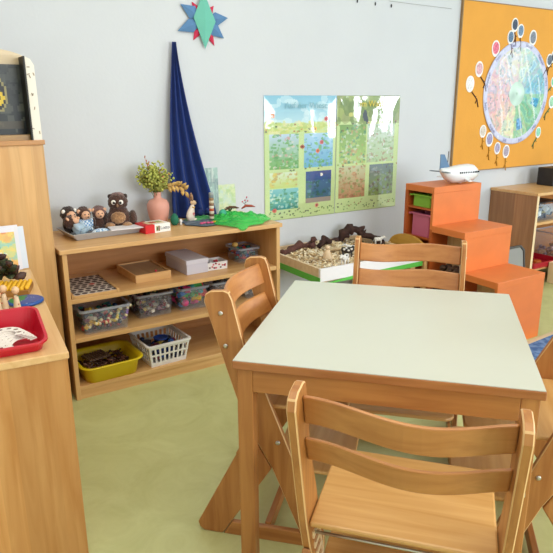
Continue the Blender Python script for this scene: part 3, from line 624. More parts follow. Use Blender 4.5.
# vase and bouquet
t = thing('pink_vase', (1.205, 3.155, ZT), 0, 'matte pink round-shouldered vase on the toy shelf', 'vase')
MB().lathe([(.036, 0), (.044, .004), (.053, .04), (.061, .085), (.060, .11), (.048, .132), (.024, .142), (.019, .150), (.020, .168), (.0215, .176), (.017, .176), (.016, .15), (.04, .12), (.05, .08), (.03, .008)], n=36).build('vase_body', pbr('vase_pink', 'd99a88', .5, var=.05, vscale=9), t)
t = thing('bouquet', (1.205, 3.155, ZT+.15), 0, 'bouquet of yellow-green blossoms and dry leaves in the pink vase', 'bouquet')
st = pbr('stem_green', '6d7a34', .7); fl1 = pbr('blossom_yellowgreen', 'b4b858', .8, var=.3, vscale=60); fl2 = pbr('leaf_olive', '8a8a3a', .7, var=.3, vscale=50); dry = pbr('dry_leaf', 'c8a05a', .7, var=.25, vscale=40); coral = pbr('coral_bloom', 'b86a48', .8)
def leafmb(m, p, d, L, wd, c=None):
    d = Vector(d).normalized(); s = d.cross(Vector((random.uniform(-.3, .3), -1, random.uniform(-.3, .3)))).normalized(); nn = s.cross(d); p = Vector(p); L8 = []
    for q, ww in ((0, .05), (.3, .85), (.6, .95), (.85, .5), (1, .02)):
        ce = p+d*L*q+nn*(math.sin(q*PI)*L*.15); L8.append([tuple(ce-s*wd*ww), tuple(ce+nn*wd*.25), tuple(ce+s*wd*ww)])
    vs = [x for l in L8 for x in l]; m.add(vs, [(k*3+i, k*3+i+1, k*3+i+4, k*3+i+3) for k in range(4) for i in (0, 1)], c, True)
for k in range(15):
    a = random.uniform(-1.15, .75); ln = random.uniform(.09, .15); tip = Vector((math.sin(a)*ln*.95-.012, random.uniform(-.05, .035), .03+math.cos(a)*ln*.95)); m = MB()
    m.tube([(0, 0, -.05), (tip.x*.25, tip.y*.4, .02), tuple(tip)], [.002, .002, .0012], n=6); s_ = m.build('stem', st, t)
    m = MB()
    for q in range(36):
        pp = tip*random.uniform(.55, 1.05)+Vector((random.gauss(0, .017), random.gauss(0, .014), random.gauss(0, .017))); m.ball(tuple(pp), random.uniform(.004, .008), seg=7, ring=5, rough=.3)
    m.build('blossom', fl1 if k != 3 else coral, s_)
    if 1:
        m = MB()
        for q in range(8): leafmb(m, tip*random.uniform(.35, .8), (random.gauss(0, 1), -.4, random.gauss(.1, .7)), .035, .009)
        m.build('leaf_cluster', fl2, s_, solid=.0006)
for (tx, tz, big) in ((-.065, .22, 0), (-.045, .19, 0)):
    m = MB().tube([(-.02, 0, .06), (tx*.7, -.01, tz*.7), (tx, -.01, tz)], [.0018, .0014, .001], n=6)
    for q in range(4): m.ball((tx*(.7+.1*q)+.004, -.01, tz*(.7+.1*q)), (.003, .003, .007), seg=6, ring=5)
    m.build('twig', coral, t)
m = MB(); arc = [(0, 0, .01), (.05, -.01, .055), (.09, -.02, .062), (.13, -.025, .045), (.165, -.03, .008)]
m.tube(arc, .0018, n=6); br = m.build('dry_branch', pbr('branch_brown', '7a5530', .7), t)
m = MB()
for q in range(12):
    f = .25+.06*q; i = min(3, int(f*4)); p = Vector(arc[i]).lerp(Vector(arc[min(i+1, 4)]), f*4-i)
    leafmb(m, p, (.45+random.gauss(0, .3), -.3, (-1 if q % 2 else .35)), .042, .011)
m.build('dry_leaves', dry, br, solid=.0006)
# rabbit figure
t = thing('rabbit_figure', (1.375, 3.10, ZT+.008), math.radians(25), 'white and tan standing rabbit figure in front of the blue cloth', 'figurine')
rb = MB().loft([[(x+rx*math.cos(2*PI*i/16), ry*math.sin(2*PI*i/16), z) for i in range(16)] for (x, rx, ry, z) in ((-.002, .02, .014, 0), (-.004, .028, .018, .012), (-.006, .029, .020, .03), (-.002, .025, .018, .05), (.006, .018, .014, .07), (.012, .012, .011, .083), (.014, .008, .008, .09))]).build('body', pbr('rabbit_white', 'e2d2c2', .7, var=.08, vscale=30), t)
hd = MB().ball((.022, 0, .099), (.023, .014, .014), rot=Matrix.Rotation(.25, 3, 'Y')).build('head', pbr('rabbit_cream', 'dcb994', .7), t)
for s in (-1, 1): MB().ball((.008+.004*s, s*.008, .133), (.008, .005, .024), rot=Matrix.Rotation(.25*s, 3, 'Y')).build('ear', tan, hd)
MB().ball((.034, -.012, .103), .003).build('eye', blk, hd)
MB().tube([(.0, -.010, .078), (.012, -.014, .072), (.022, -.008, .077)], .004, n=6).build('ribbon', pbr('ribbon_gold', 'c89a3a', .6), t)
m = MB()
for q in range(5): m.ball((.0+.006*math.cos(q*1.26), -.0195, .040+.006*math.sin(q*1.26)), .003, seg=8, ring=5)
m.build('flower_mark', red, rb)
for s in (-1, 1): MB().ball((.016, s*.011, .006), (.018, .008, .007)).build('foot', pbr('rabbit_white', 'e2d2c2'), t)
# small green gnome-like egg with tiny cup
tag(MB().lathe([(.010, 0), (.021, .012), (.024, .03), (.018, .05), (.008, .062), (.001, .066)], n=20).build('green_felt_figure', pbr('felt_green', '1f6a50', .85, bump=.4, bscale=120), loc=(1.262, 3.07, ZT)), 'small dark green felt figure between vase and rabbit', 'figurine')
tag(MB().lathe([(.008, 0), (.006, .012), (.009, .02), (.007, .03), (.001, .034)], n=14).build('white_peg', pbr('peg_white', 'e0dcd8', .5), loc=(1.292, 3.055, ZT)), 'tiny white peg beside the green felt figure', 'peg')
# dark cloth, green cloth, tulle
def drape(name, cx, cy, rx, ry, hgt, mat, label, seed, edge=.0, z=ZT, nx=40, ny=40, spill=None, th=.002):
    m = MB()
    def f(u, v):
        a = 2*PI*u; r = v*(1+.09*math.sin(3*a+seed)+.06*math.sin(7*a+seed*2)); x = cx+rx*r*math.cos(a); y = cy+ry*r*math.sin(a)
        zz = z+.003+hgt*(1-v**2)*(.55+.45*noise.noise(Vector((x*16, y*16, seed))))+hgt*.35*v*(1-v)*math.sin(9*a+seed)
        if spill: zz = z+.003+hgt*(1-v**3)*(.45+1.1*abs(noise.noise(Vector((x*13, y*24, seed))))+.5*abs(noise.noise(Vector((x*40, y*30, seed+3)))))
        zz = max(zz, z+.0022)
        if spill and y < SY0-.006: zz = z-(SY0-.006-y)*2.2; y = SY0-.010
        return (x, min(y, WY-.02), zz)
    m.grid(f, nx*3, ny); return tag(m.build(name, mat, solid=th), label, 'cloth')
drape('dark_blue_cloth', 1.46, 3.055, .165, .12, .014, pbr('navy_cloth', '14364e', .85, sheen=.3), 'dark blue-green cloth lying under the block tower on the shelf', 1.3)
drape('green_felt', 1.50, 3.13, .15, .09, .028, pbr('green_felt', '1f8a3e', .85, sheen=.3), 'flat green cloth behind the block tower on the shelf', 4.2)
tul = clear('green_tulle', '3fd45c', .5, .6)
o = drape('green_tulle', 1.605, 2.975, .165, .185, .045, tul, 'bright green sheer tulle cloth draped at the right end of the shelf', 8.1, z=ZT+.004, spill=True, th=.0008)
# block tower
t = thing('block_tower', (1.474, 3.04, ZT+.018), 0, 'slim tower of stacked wooden rings on the cloth before the tree card', 'toy tower')
for k, c in enumerate(['d8c8b0', '6a4a38', 'd8ccb8', 'b8502e', 'e2d8c8', '8a6a50', 'd0c2a8', '9a7a58', '7a8488', 'a0a6a4']):
    MB().lathe([(.012, 0), (.0135, .002), (.0135, .0125), (.012, .0145)], n=16).build('ring', pbr('ring_'+c, c, .6), t, loc=(0, 0, k*.0148))
tag(MB().ball((0, 0, .026), (.023, .021, .027), seg=20, ring=14).build('turquoise_egg', pbr('egg_turquoise', '3fae8c', .5, var=.1), loc=(1.545, 3.045, ZT+.012)), 'turquoise egg beside the block tower', 'egg')
for (x, y, l) in ((1.455, 3.15, 'navy felt ball left of the turquoise egg, behind the tower'), (1.51, 3.16, 'navy felt ball right behind the block tower')):
    tag(MB().ball((0, 0, .02), .02, seg=18, ring=12, rough=.03).build('felt_ball', pbr('felt_navy', '1a2e66', .9), loc=(x, y, ZT+.02)), l, 'ball')
for k in range(9):
    c, cn = (('d85a86', 'pink'), ('d8a428', 'yellow'))[k > 3]; x = 1.375+.019*k; y = 2.965+.008*math.sin(k*1.7)
    m = MB()
    for q in range(6): m.ball((.006*math.cos(q*1.05), .006*math.sin(q*1.05), .005), .0048, seg=8, ring=5)
    m.ball((0, 0, .007), .004, seg=8, ring=5)
    tag(m.build('felt_flower', pbr('felt_'+cn, c, .9), loc=(x, y, ZT+.010)), '%s felt flower on the dark cloth, %s from the left of the row of nine' % (cn, ['first', 'second', 'third', 'fourth', 'fifth', 'sixth', 'seventh', 'eighth', 'ninth'][k]), 'felt flower', cn+' felt flowers on the dark cloth')
for (x, y, rz, l) in ((1.60, 3.03, .3, 'brown driftwood piece lying on the green cloth beside the egg'), (1.70, 3.02, -.2, 'reddish leaf-like wood piece on the tulle at the shelf end')):
    tag(MB().tube([(-.045, 0, .0), (-.015, .008, .012), (.015, -.004, .010), (.045, .004, .002)], [.004, .008, .007, .002], n=8).build('driftwood', pbr('drift_brown' if x < 1.65 else 'drift_red', '5a3c28' if x < 1.65 else 'a0402a', .8), loc=(x, y, ZT+.062)), l, 'wood piece')
m = MB()
for q in range(9):
    a = q*.7; m.tube([(0, 0, .0), (.02*math.cos(a), .015*math.sin(a), .028), (.05*math.cos(a), .03*math.sin(a), .012+.012*math.sin(q))], [.002, .0025, .001], n=6)
tag(m.build('dark_twig_nest', pbr('dark_leafgreen', '24401f', .8), loc=(1.62, 3.10, ZT+.035)), 'small dark green arched plant on the green cloth', 'plant')
t = thing('tiny_branch', (1.715, 3.09, ZT+.05), 0, 'tiny branching twig with beads standing on the tulle', 'twig')
MB().tube([(0, 0, 0), (0, 0, .03), (.012, 0, .06)], .0014, n=6).tube([(0, 0, .02), (-.016, 0, .036)], .0012, n=6).tube([(0, 0, .03), (.018, 0, .038)], .0012, n=6).build('branch', pbr('twig_dark', '4a3428', .7), t)
for p in ((.012, 0, .062), (-.017, 0, .038), (.019, 0, .04), (0, 0, .045)): MB().ball(p, .0045, seg=8, ring=6).build('bead', red, t)

# ------------------------------------------------------------ first inner board
Z1 = .5155
t = thing('puzzle_board', (.735, 2.975, Z1), 0, 'flat wooden board with a dark lattice pattern at the left of the upper board', 'board game')
MB().box(-.108, .108, -.165, .165, 0, .014).build('board', maple, t, bevel=.002)
m = MB(); m.box(-.100, .100, -.158, .158, .0139, .0143, c='d6cfc6')
for i in range(6):
    for j in range(9):
        x = -.09+.036*i+(.0 if j % 2 else .012)-.004; y = -.14+.035*j
        m.prism([(x-.015, y), (x-.006, y-.012), (x+.006, y-.012), (x+.015, y), (x+.006, y+.012), (x-.006, y+.012)], .0141, .0156, 'z', c='3a2a2a' if (i, j) != (3, 4) else 'c03a2a')
m.build('inlay', col_satin, t)
for s in (-1, 1): MB().box(s*.108-.006, s*.108+.006, -.165, .165, .0, .020).build('edge_strip', maple_v, t, bevel=.001)
t = thing('lidded_wooden_box', (1.058, 3.045, Z1), math.radians(2), 'shallow wooden box with sliding lid and red knob on the upper board', 'box')
for (a, b_, c_, d_) in ((-.098, .098, -.14, -.132), (-.098, .098, .132, .14), (-.098, -.09, -.132, .132), (.09, .098, -.132, .132)): MB().box(a, b_, c_, d_, 0, .042).build('side', maple, t, bevel=.001)
MB().box(-.0905, .0905, -.1325, .1325, .03, .036).build('lid', wood('lid_brown', 'a08058', 'b09068', 1), t)
MB().ball((.03, -.10, .040), .006).build('knob', red, t)
t = thing('shoebox', (1.305, 3.035, Z1), math.radians(3), 'pale lilac closed cardboard box on the upper board', 'box')
MB().box(-.064, .064, -.13, .13, 0, .076).build('box_body', pbr('lilac_card', 'd0cbd6', .7), t, bevel=.002)
MB().box(-.067, .067, -.133, .133, .056, .08).build('box_lid', pbr('lilac_lid', 'd9d4de', .7), t, bevel=.002)
t = thing('berry_pattern_box', (1.44, 2.97, Z1), 0, 'small white box with red berry pattern and open top beside the lilac box', 'box')
m = MB(); m.loft([rrect(.12, .10, .002, 0, 1), rrect(.124, .104, .002, .044, 1), rrect(.118, .098, .002, .044, 1), rrect(.114, .094, .002, .003, 1)], c='e9e4e2', smooth=False)
for k in range(16):
    x = (rng.rand()-.5)*.1; z = .008+.03*rng.rand(); m.ball((x, -.0515, z), (.006, .0015, .005), c=random.choice(['b8283a', '5a3038', 'c84a5a']), seg=8, ring=5)
m.build('box_body', col_satin, t)
tag(items_mb(.095, .075, .012, .036, 30, ['b8283a', 'e0dcd8', '70303a', 'd8d8d8', '8a9aa8'], .009).build('small_toys', col_satin, loc=(1.44, 2.97, Z1+.001)), 'red and white small pieces filling the berry pattern box', 'small toys', kind='stuff')
bright = ['c83a3a', '2f6fb0', 'e0b030', '3a9a58', 'd86aa0', 'e8e4dc', '5a4a8a', '40a8b8']
toybin('clear_toy_box', 1.668, 3.045, Z1, .15, .18, .085, 'small clear box with red and blue toys at the right end of the upper board', 'toys', 'red and blue toy pieces in the clear box at the shelf end', ['c02a44', 'b82a50', '2a4a8a', '3a7a7a', 'c83a3a'], 60, .013, fname='red_blue_toys', top=.9)
tag(MB().ball((0, 0, .014), (.018, .018, .014)).build('yellow_ball', pbr('yellow_toy', 'd8b060', .6), loc=(1.61, 3.03, Z1+.085)), 'yellowish toy lying on the clear box at the shelf end', 'toy')

# ------------------------------------------------------------ second inner board
Z2 = .3185
dark_bright = ['8a2030', 'd8b040', '2a6a6a', '204a80', '903060', 'b8b0a0', '3a7a4a']
toybin('bead_bin', .778, 2.925, Z2, .255, .22, .125, 'large clear bin of wooden beads at the left of the middle board', 'beads', 'coloured wooden beads filling the large clear bin', ['4a1c28', '1c5a4c', '1c3a5c', '6a2040', 'd8b040', 'a83428', '3a7a6a', '2a2026', 'c0b8a8'], 210, .014, 'ob', fname='wooden_beads', top=.72)
for k, (c, cn) in enumerate((('d8b03a', 'yellow'), ('b83a34', 'red'), ('d8c060', 'pale yellow'), ('8a6aa8', 'purple'))):
    m = MB(); x0, y0 = -.08+.05*k, -.080
    for q in range(13):
        a = q/12; m.ball((x0+.06*a, y0+.012*math.sin(a*9)-.004, .035+.07*a*(.4+.2*k)+.01*math.sin(a*6+k)), .0085, c=(c if q % 3 else 'e8dcb0'), seg=8, ring=6)
    tag(m.build('bead_string', col_satin, loc=(.778, 2.925, Z2)), '%s string of wooden beads in the large clear bin' % cn, 'bead string', 'bead strings in the large clear bin')
toybin('peg_bin', 1.065, 3.0, Z2, .21, .21, .125, 'clear bin of red and white figures, second on the middle board', 'figures', 'red, white and green figures in the second clear bin', ['8a2434', 'dcd4c0', '301c20', '2a4a3c', '6a2838', 'd0b870', '401c24', '1e1a1e', 'e8e0d0'], 140, .015, fname='small_figures', top=.75)
toybin('block_bin', 1.285, 2.995, Z2, .185, .21, .125, 'clear bin of bright toy blocks, third on the middle board', 'blocks', 'bright blue, yellow and red blocks in the third clear bin', ['2f78c0', 'e0b430', 'd84a4a', '3a9a9a', 'd84a8a', '48a858', '302830'], 80, .023, fname='bright_blocks', top=.9)
toybin('grey_bin', 1.49, 3.02, Z2, .19, .22, .12, 'clear bin of greyish pieces partly behind the left chair', 'pieces', 'grey and brown pieces in the clear bin behind the left chair', ['6a6468', '8a8284', '504a50', '9a8a80'], 80, .015, fname='grey_pieces', top=.8)
toybin('dark_bin', 1.67, 3.0, Z2, .14, .22, .10, 'narrow clear bin of pale stones at the right end of the middle board', 'stones', 'pale and dark stones in the narrow clear bin', ['8a8884', 'c8c4bc', '403c40', 'a89c90'], 70, .012, fname='pale_stones', top=.9)

# ------------------------------------------------------------ bottom board
Z3 = .0705
yel = pbr('yellow_plastic', 'e3c71a', .35)
t = thing('yellow_tub', (.785, 2.93, Z3), math.radians(2), 'yellow plastic tub of brown brushes on the bottom board', 'tub')
m = MB(); m.loft([rrect(.26, .24, .045, 0), rrect(.285, .27, .05, .075), rrect(.30, .285, .055, .082), rrect(.325, .31, .06, .084), rrect(.325, .31, .06, .090), rrect(.29, .275, .05, .088), rrect(.275, .26, .045, .07), rrect(.25, .23, .04, .004)], smooth=True)
m.build('tub_body', yel, t)
m = MB()
for k in range(170):
    x = (random.random()-.5)*.21; y = (random.random()-.5)*.19; a = random.random()*6; z = .03+.035*random.random()
    m.tube([(x, y, z), (x+.03*math.cos(a), y+.03*math.sin(a), z+.008)], .005, n=5, c=random.choice(['4a2a20', '6a4030', '3a2018', '7a5040']))
tag(m.build('chestnut_pieces', col_satin, loc=(.785, 2.93, Z3+.001)), 'dark brown bark and chestnut pieces in the yellow tub', 'natural pieces', kind='stuff')
t = thing('brown_comb', (.745, 2.965, Z3+.072), math.radians(12), 'brown ribbed plate lying on the pieces in the yellow tub', 'ribbed plate')
MB().box(-.06, .06, -.05, .05, 0, .006).build('plate', pbr('comb_brown', '5c4434', .6), t, bevel=.002)
for k in range(8): MB().box(-.055+.0145*k, -.048+.0145*k, -.048, .048, .006, .010).build('rib', pbr('comb_rib', '7a604c', .6), t)
# white laundry-style basket
t = thing('white_basket', (1.085, 2.945, Z3), math.radians(3), 'white slotted plastic basket with blue toys on the bottom board', 'basket')
wt, dt, wb, db, hh = .235, .27, .195, .225, .125
def side(cw0, cw1, M):
    m = MB(); n_ = 8
    def X(u, z): return (u-.5)*(cw0+(cw1-cw0)*z/hh)
    def quad(u0, u1, z0, z1):
        for (a, b_) in (((u0, z0), (u1, z1)),):
            pts = [(X(u0, z0), z0), (X(u1, z0), z0), (X(u1, z1), z1), (X(u0, z1), z1)]; m.prism(pts, -.0015, .0015, 'y', M=M)
    quad(0, 1, 0, .025); quad(0, 1, .062, .072); quad(0, 1, .105, hh)
    for k in range(n_+1):
        u = .03+.94*k/n_; quad(max(0, u-.022), min(1, u+.022), .025, .062); quad(max(0, u-.022), min(1, u+.022), .072, .105)
    return m
for (rz, c0, c1, db_, dt_) in ((0, wb, wt, db, dt), (PI/2, db, dt, wb, wt), (PI, wb, wt, db, dt), (3*PI/2, db, dt, wb, wt)):
    lean = math.atan((dt_-db_)/2/hh); M = Matrix.Rotation(rz, 4, 'Z') @ Matrix.Translation((0, -db_/2, 0)) @ Matrix.Rotation(lean, 4, 'X')
    side(c0, c1, M).build('slotted_side', whiteM, t)
MB().loft([rrect(wt+.02, dt+.02, .02, hh-.006), rrect(wt+.02, dt+.02, .02, hh+.002), rrect(wt-.006, dt-.006, .014, hh+.002), rrect(wt-.006, dt-.006, .014, hh-.006), rrect(wt+.02, dt+.02, .02, hh-.006)], caps=(False, False), smooth=False).build('rim', whiteM, t)
MB().box(-wb/2, wb/2, -db/2, db/2, 0, .004).build('base', whiteM, t)
tag(items_mb(.16, .18, .022, .09, 80, ['1f3f8a', '2a58a8', '5a2038', 'c8b048', '203058', '7a3040', '2a2a34'], .017, 'bo').build('blue_toys', col_satin, loc=(1.085, 2.945, Z3+.001)), 'blue, red and yellow pieces heaped in the white basket', 'toys', kind='stuff')
tag(MB().lathe([(.012, .004), (.034, 0), (.040, .012), (.036, .012), (.03, .004), (.01, .008)], n=24).build('blue_bowl', pbr('blue_plastic', '1f4fb0', .35), loc=(1.10, 2.96, Z3+.094)), 'small blue bowl on top of the pieces in the white basket', 'bowl')

# ------------------------------------------------------------ wood shaving box at the wall
bx0, bx1, by0, by1, bz = 1.95, 2.745, 2.655, WY-.008, .50
t = thing('shaving_box', (0, 0, 0), 0, 'raised wooden sandbox with white and green edging filled with wood shavings', 'sandbox table')
palew = wood('pale_beech', 'd6b892', 'e2c8a6', 0); whb = pbr('white_board', 'ebe6e8', .45); grn = pbr('green_edge', '5cb848', .5)
MB().box(bx0, bx1, by0, by0+.018, bz-.075, bz).build('front_board', whb, t, bevel=.001)
MB().prism([(bx0, bz-.092), (bx1, bz-.092), (bx1, bz-.062), (bx0+.25, bz-.070), (bx0+.12, bz-.080), (bx0, bz-.088)], by0-.003, by0-.0002, 'y').build('green_trim', grn, t)
for (x, nm) in ((bx0, 'side_board'), (bx1-.018, 'side_board')): MB().box(x, x+.018, by0+.018, by1, bz-.085, bz).build(nm, palew, t, bevel=.001)
MB().box(bx0+.018, bx1-.018, by1-.018, by1, bz-.085, bz).build('back_board', palew, t)
MB().box(bx0-.003, bx0-.0002, by0, by1, bz-.09, bz-.052).build('green_trim', grn, t)
MB().box(bx0+.018, bx1-.018, by0+.018, by1-.018, bz-.085, bz-.07).build('base', palew, t)
for (x, y) in ((bx0+.04, by0+.04), (bx1-.06, by0+.04), (bx0+.04, by1-.06), (bx1-.06, by1-.06)): MB().box(x-.02, x+.02, y-.02, y+.02, 0, bz-.085).build('leg', maple_v, t)
def shz(x, y): return bz-.03+.025*noise.noise(Vector((x*6, y*6, 2)))+.02*math.exp(-((x-2.3)**2+(y-3.05)**2)*18)
m = MB(); m.grid(lambda u, v: (bx0+.02+(bx1-bx0-.04)*u, by0+.02+(by1-by0-.04)*v, shz(bx0+(bx1-bx0)*u, by0+(by1-by0)*v)), 50, 34, c='e2cba6')
for k in range(3400):
    x = bx0+.035+random.random()*(bx1-bx0-.07); y = by0+.035+random.random()*(by1-by0-.07); s = random.uniform(.008, .018); a = random.random()*6
    M = Matrix.Translation((x, y, shz(x, y)+.004)) @ Matrix.Rotation(a, 4, 'Z') @ Matrix.Rotation(random.uniform(-.6, .6), 4, 'X') @ Matrix.Rotation(random.uniform(-.7, .7), 4, 'Y')
    m.add([(-s, -s*.4, 0), (s, -s*.4, 0), (s, s*.4, .002), (-s, s*.4, .002)], [(0, 1, 2, 3)], c=random.choice(['f6e6c8', 'ecd8b4', 'd8b888', 'fbf0da', 'b8966a', 'f0dcb8']), M=M)
tag(m.build('wood_shavings', col_matte), 'pale wood shavings filling the raised box', 'wood shavings', kind='stuff')
bark = pbr('dark_bark', '3a221c', .85, bump=.7, bscale=60, var=.4, vscale=40); bark2 = pbr('red_bark', '5a362e', .85, bump=.6, bscale=60, var=.3, vscale=40)
def barkpiece(pts, r, label, mat=bark):
    pts = [Vector(p) for p in pts]; m = MB(); Q_ = []
    for i in range(len(pts)-1):
        for q in range(4): Q_.append(pts[i].lerp(pts[i+1], q/4)+Vector((random.gauss(0, .006), random.gauss(0, .004), random.gauss(0, .005))))
    Q_.append(pts[-1]); m.tube(Q_, [r*random.uniform(.65, 1.25) for _ in Q_], n=9); tag(m.build('bark_piece', mat), label, 'bark', 'bark pieces in the shaving box')
zb = bz-.005
barkpiece([(2.0, 3.14, zb-.005), (2.12, 3.16, zb+.01), (2.26, 3.18, zb+.015)], .024, 'long low reddish bark piece at the back left of the shaving box', bark2)
barkpiece([(2.24, 3.14, zb-.01), (2.25, 3.15, zb+.065)], .022, 'upright reddish bark stub at the back of the shaving box', bark2)
barkpiece([(2.29, 3.13, zb), (2.34, 3.15, zb+.045), (2.40, 3.16, zb+.01)], .020, 'arched dark bark piece right of the upright stub')
barkpiece([(2.40, 3.19, zb), (2.50, 3.2, zb+.012)], .018, 'short dark bark piece between the arch and the big root')
barkpiece([(2.50, 3.19, zb+.01), (2.56, 3.18, zb+.07), (2.61, 3.15, zb+.085), (2.65, 3.12, zb+.045)], .034, 'big dark root piece, highest in the shaving box')
barkpiece([(2.62, 3.13, zb+.045), (2.68, 3.06, zb+.03), (2.70, 2.98, zb)], .026, 'dark bark running down to the right rim of the shaving box')
barkpiece([(2.44, 3.02, zb+.0), (2.52, 2.99, zb+.012)], .014, 'small reddish bark chip in the middle of the shavings', bark2)
# wooden figure and animals in the shavings
t = thing('wooden_doll', (2.165, 2.88, bz-.022), 0, 'plain pale wooden cone doll standing in the shavings', 'figure'); t.scale = (1.25, 1.25, 1.15)
MB().lathe([(.03, 0), (.028, .006), (.02, .03), (.012, .05), (.008, .056)], n=18).build('body', palew, t); MB().ball((0, 0, .068), .013).build('head', palew, t)
def animal(x, y, z, rz, s, body, spots, label, name='toy_cow', neck=.5):
    t = thing(name, (x, y, z), rz, label, 'toy animal', 'toy animals in the shaving box'); t.scale = (s, s, s)
    m = MB(); m.loft([[(xx, ry*math.cos(2*PI*i/12), cz+rz_*math.sin(2*PI*i/12)) for i in range(12)] for (xx, ry, rz_, cz) in ((-.034, .006, .008, .042), (-.03, .013, .015, .04), (-.01, .014, .017, .039), (.014, .014, .017, .040), (.028, .011, .014, .044), (.038, .007, .010, .052), (.046, .007, .009, .058), (.056, .007, .007, .055), (.066, .005, .005, .050))])
    for (lx, ly) in ((-.026, .009), (-.026, -.009), (.020, .009), (.020, -.009)): m.tube([(lx, ly, .034), (lx+.002, ly, .016), (lx, ly, 0)], [.006, .004, .0038], n=8)
    b_ = m.build('body', body, t)
    m = MB()
    for (sx, sz, sy) in ((-.02, .046, -.0125), (.004, .040, -.013), (.02, .048, -.012), (-.008, .052, -.008), (.0, .05, .010), (-.022, .040, .012)): m.ball((sx, sy, sz), (.007, .0035, .006), seg=8, ring=6)
    m.build('markings', spots, b_)
    for s_ in (-1, 1): MB().ball((.046, s_*.008, .066), (.003, .005, .003), seg=8, ring=5).build('ear', spots, t)
    MB().tube([(-.034, 0, .046), (-.042, 0, .035), (-.041, 0, .02)], .0015, n=5).build('tail', body, t)
wh_ = pbr('animal_white', 'e2ddd6', .5); bk_ = pbr('animal_black', '26201e', .5)
animal(2.31, 2.865, bz-.022, -.6, 1.15, bk_, wh_, 'black and white toy cow in the middle of the shavings')
animal(2.385, 2.905, bz-.025, 2.4, 1.1, wh_, bk_, 'white toy cow with black spots beside the dark one')
animal(2.17, 2.715, bz-.018, -2.6, 1.15, wh_, bk_, 'striped black and white toy animal at the front corner of the box', 'toy_zebra')
animal(2.665, 2.985, bz-.004, -.4, .8, wh_, wh_, 'small white toy animal at the right rim of the box', 'toy_sheep')
t = thing('pale_log', (2.30, 2.96, bz+.0), math.radians(-50), 'pale peeled stick lying on the shavings behind the cows', 'stick')
MB().tube([(-.08, 0, -.01), (0, .005, .012), (.06, 0, .018)], [.008, .010, .007], n=10).build('wood', palew, t)

# small child's chair at the sandbox
t = thing('small_chair', (2.781, 2.83, .0), math.radians(-90), 'small ochre child chair with rounded back, pushed under the right end of the sandbox', 'chair')
och = wood('ochre_beech', 'b98530', 'cc9a40', 0)
pts = [(-.17, .44), (.17, .44)]+[(.17*math.cos(a)*1.0, .49+.085*math.sin(a)) for a in [PI*k/16 for k in range(17)]]
MB().prism(pts, -.008, .008, 'y').build('backrest', och, t, bevel=.003)
for s in (-1, 1):
    MB().box(s*.16-.012, s*.16+.012, -.014, .014, 0, .50).build('rear_leg', maple_v, t, bevel=.004)
    MB().box(s*.15-.012, s*.15+.012, -.29, -.266, 0, .30).build('front_leg', maple_v, t, bevel=.004)
MB().box(-.17, .17, -.30, -.014, .30, .315).build('seat', och, t, bevel=.004)
# dark cones in a basket inside the middle step
t = thing('cone_basket', (ox0+.078, 2.53, .402), 0, 'dark wicker basket of brown cones inside the middle orange step', 'basket')
o = None

# ------------------------------------------------------------ rug
rg = bpy.data.materials.new('blue_rug'); rg.use_nodes = True; n = rg.node_tree; b = n.nodes['Principled BSDF']; b.inputs['Roughness'].default_value = .95
tc = n.nodes.new('ShaderNodeTexCoord'); nz = n.nodes.new('ShaderNodeTexNoise'); nz.inputs['Scale'].default_value = 26; nz.inputs['Detail'].default_value = 6
n.links.new(tc.outputs['Object'], nz.inputs[0]); r = n.nodes.new('ShaderNodeValToRGB'); r.color_ramp.elements[0].position = .4; r.color_ramp.elements[1].position = .62
r.color_ramp.elements[0].color = (*lin('3c5f94'), 1); r.color_ramp.elements[1].color = (*lin('7090be'), 1)
n.links.new(nz.outputs[0], r.inputs[0]); n.links.new(r.outputs[0], b.inputs['Base Color'])
t = thing('rug', (3.1, 1.25, 0), math.radians(4), 'speckled blue rug with a pale tan border on the floor at the right', 'rug')
MB().box(-.80, 1.4, -1.2, .81, .0005, .008).build('pile', rg, t)
for a in ((-.83, 1.43, .81, .84), (-.83, 1.43, -1.23, -1.2), (-.83, -.80, -1.2, .81), (1.4, 1.43, -1.2, .81)): MB().box(a[0], a[1], a[2], a[3], .0005, .009).build('border', pbr('rug_border', 'cdb795', .9), t)

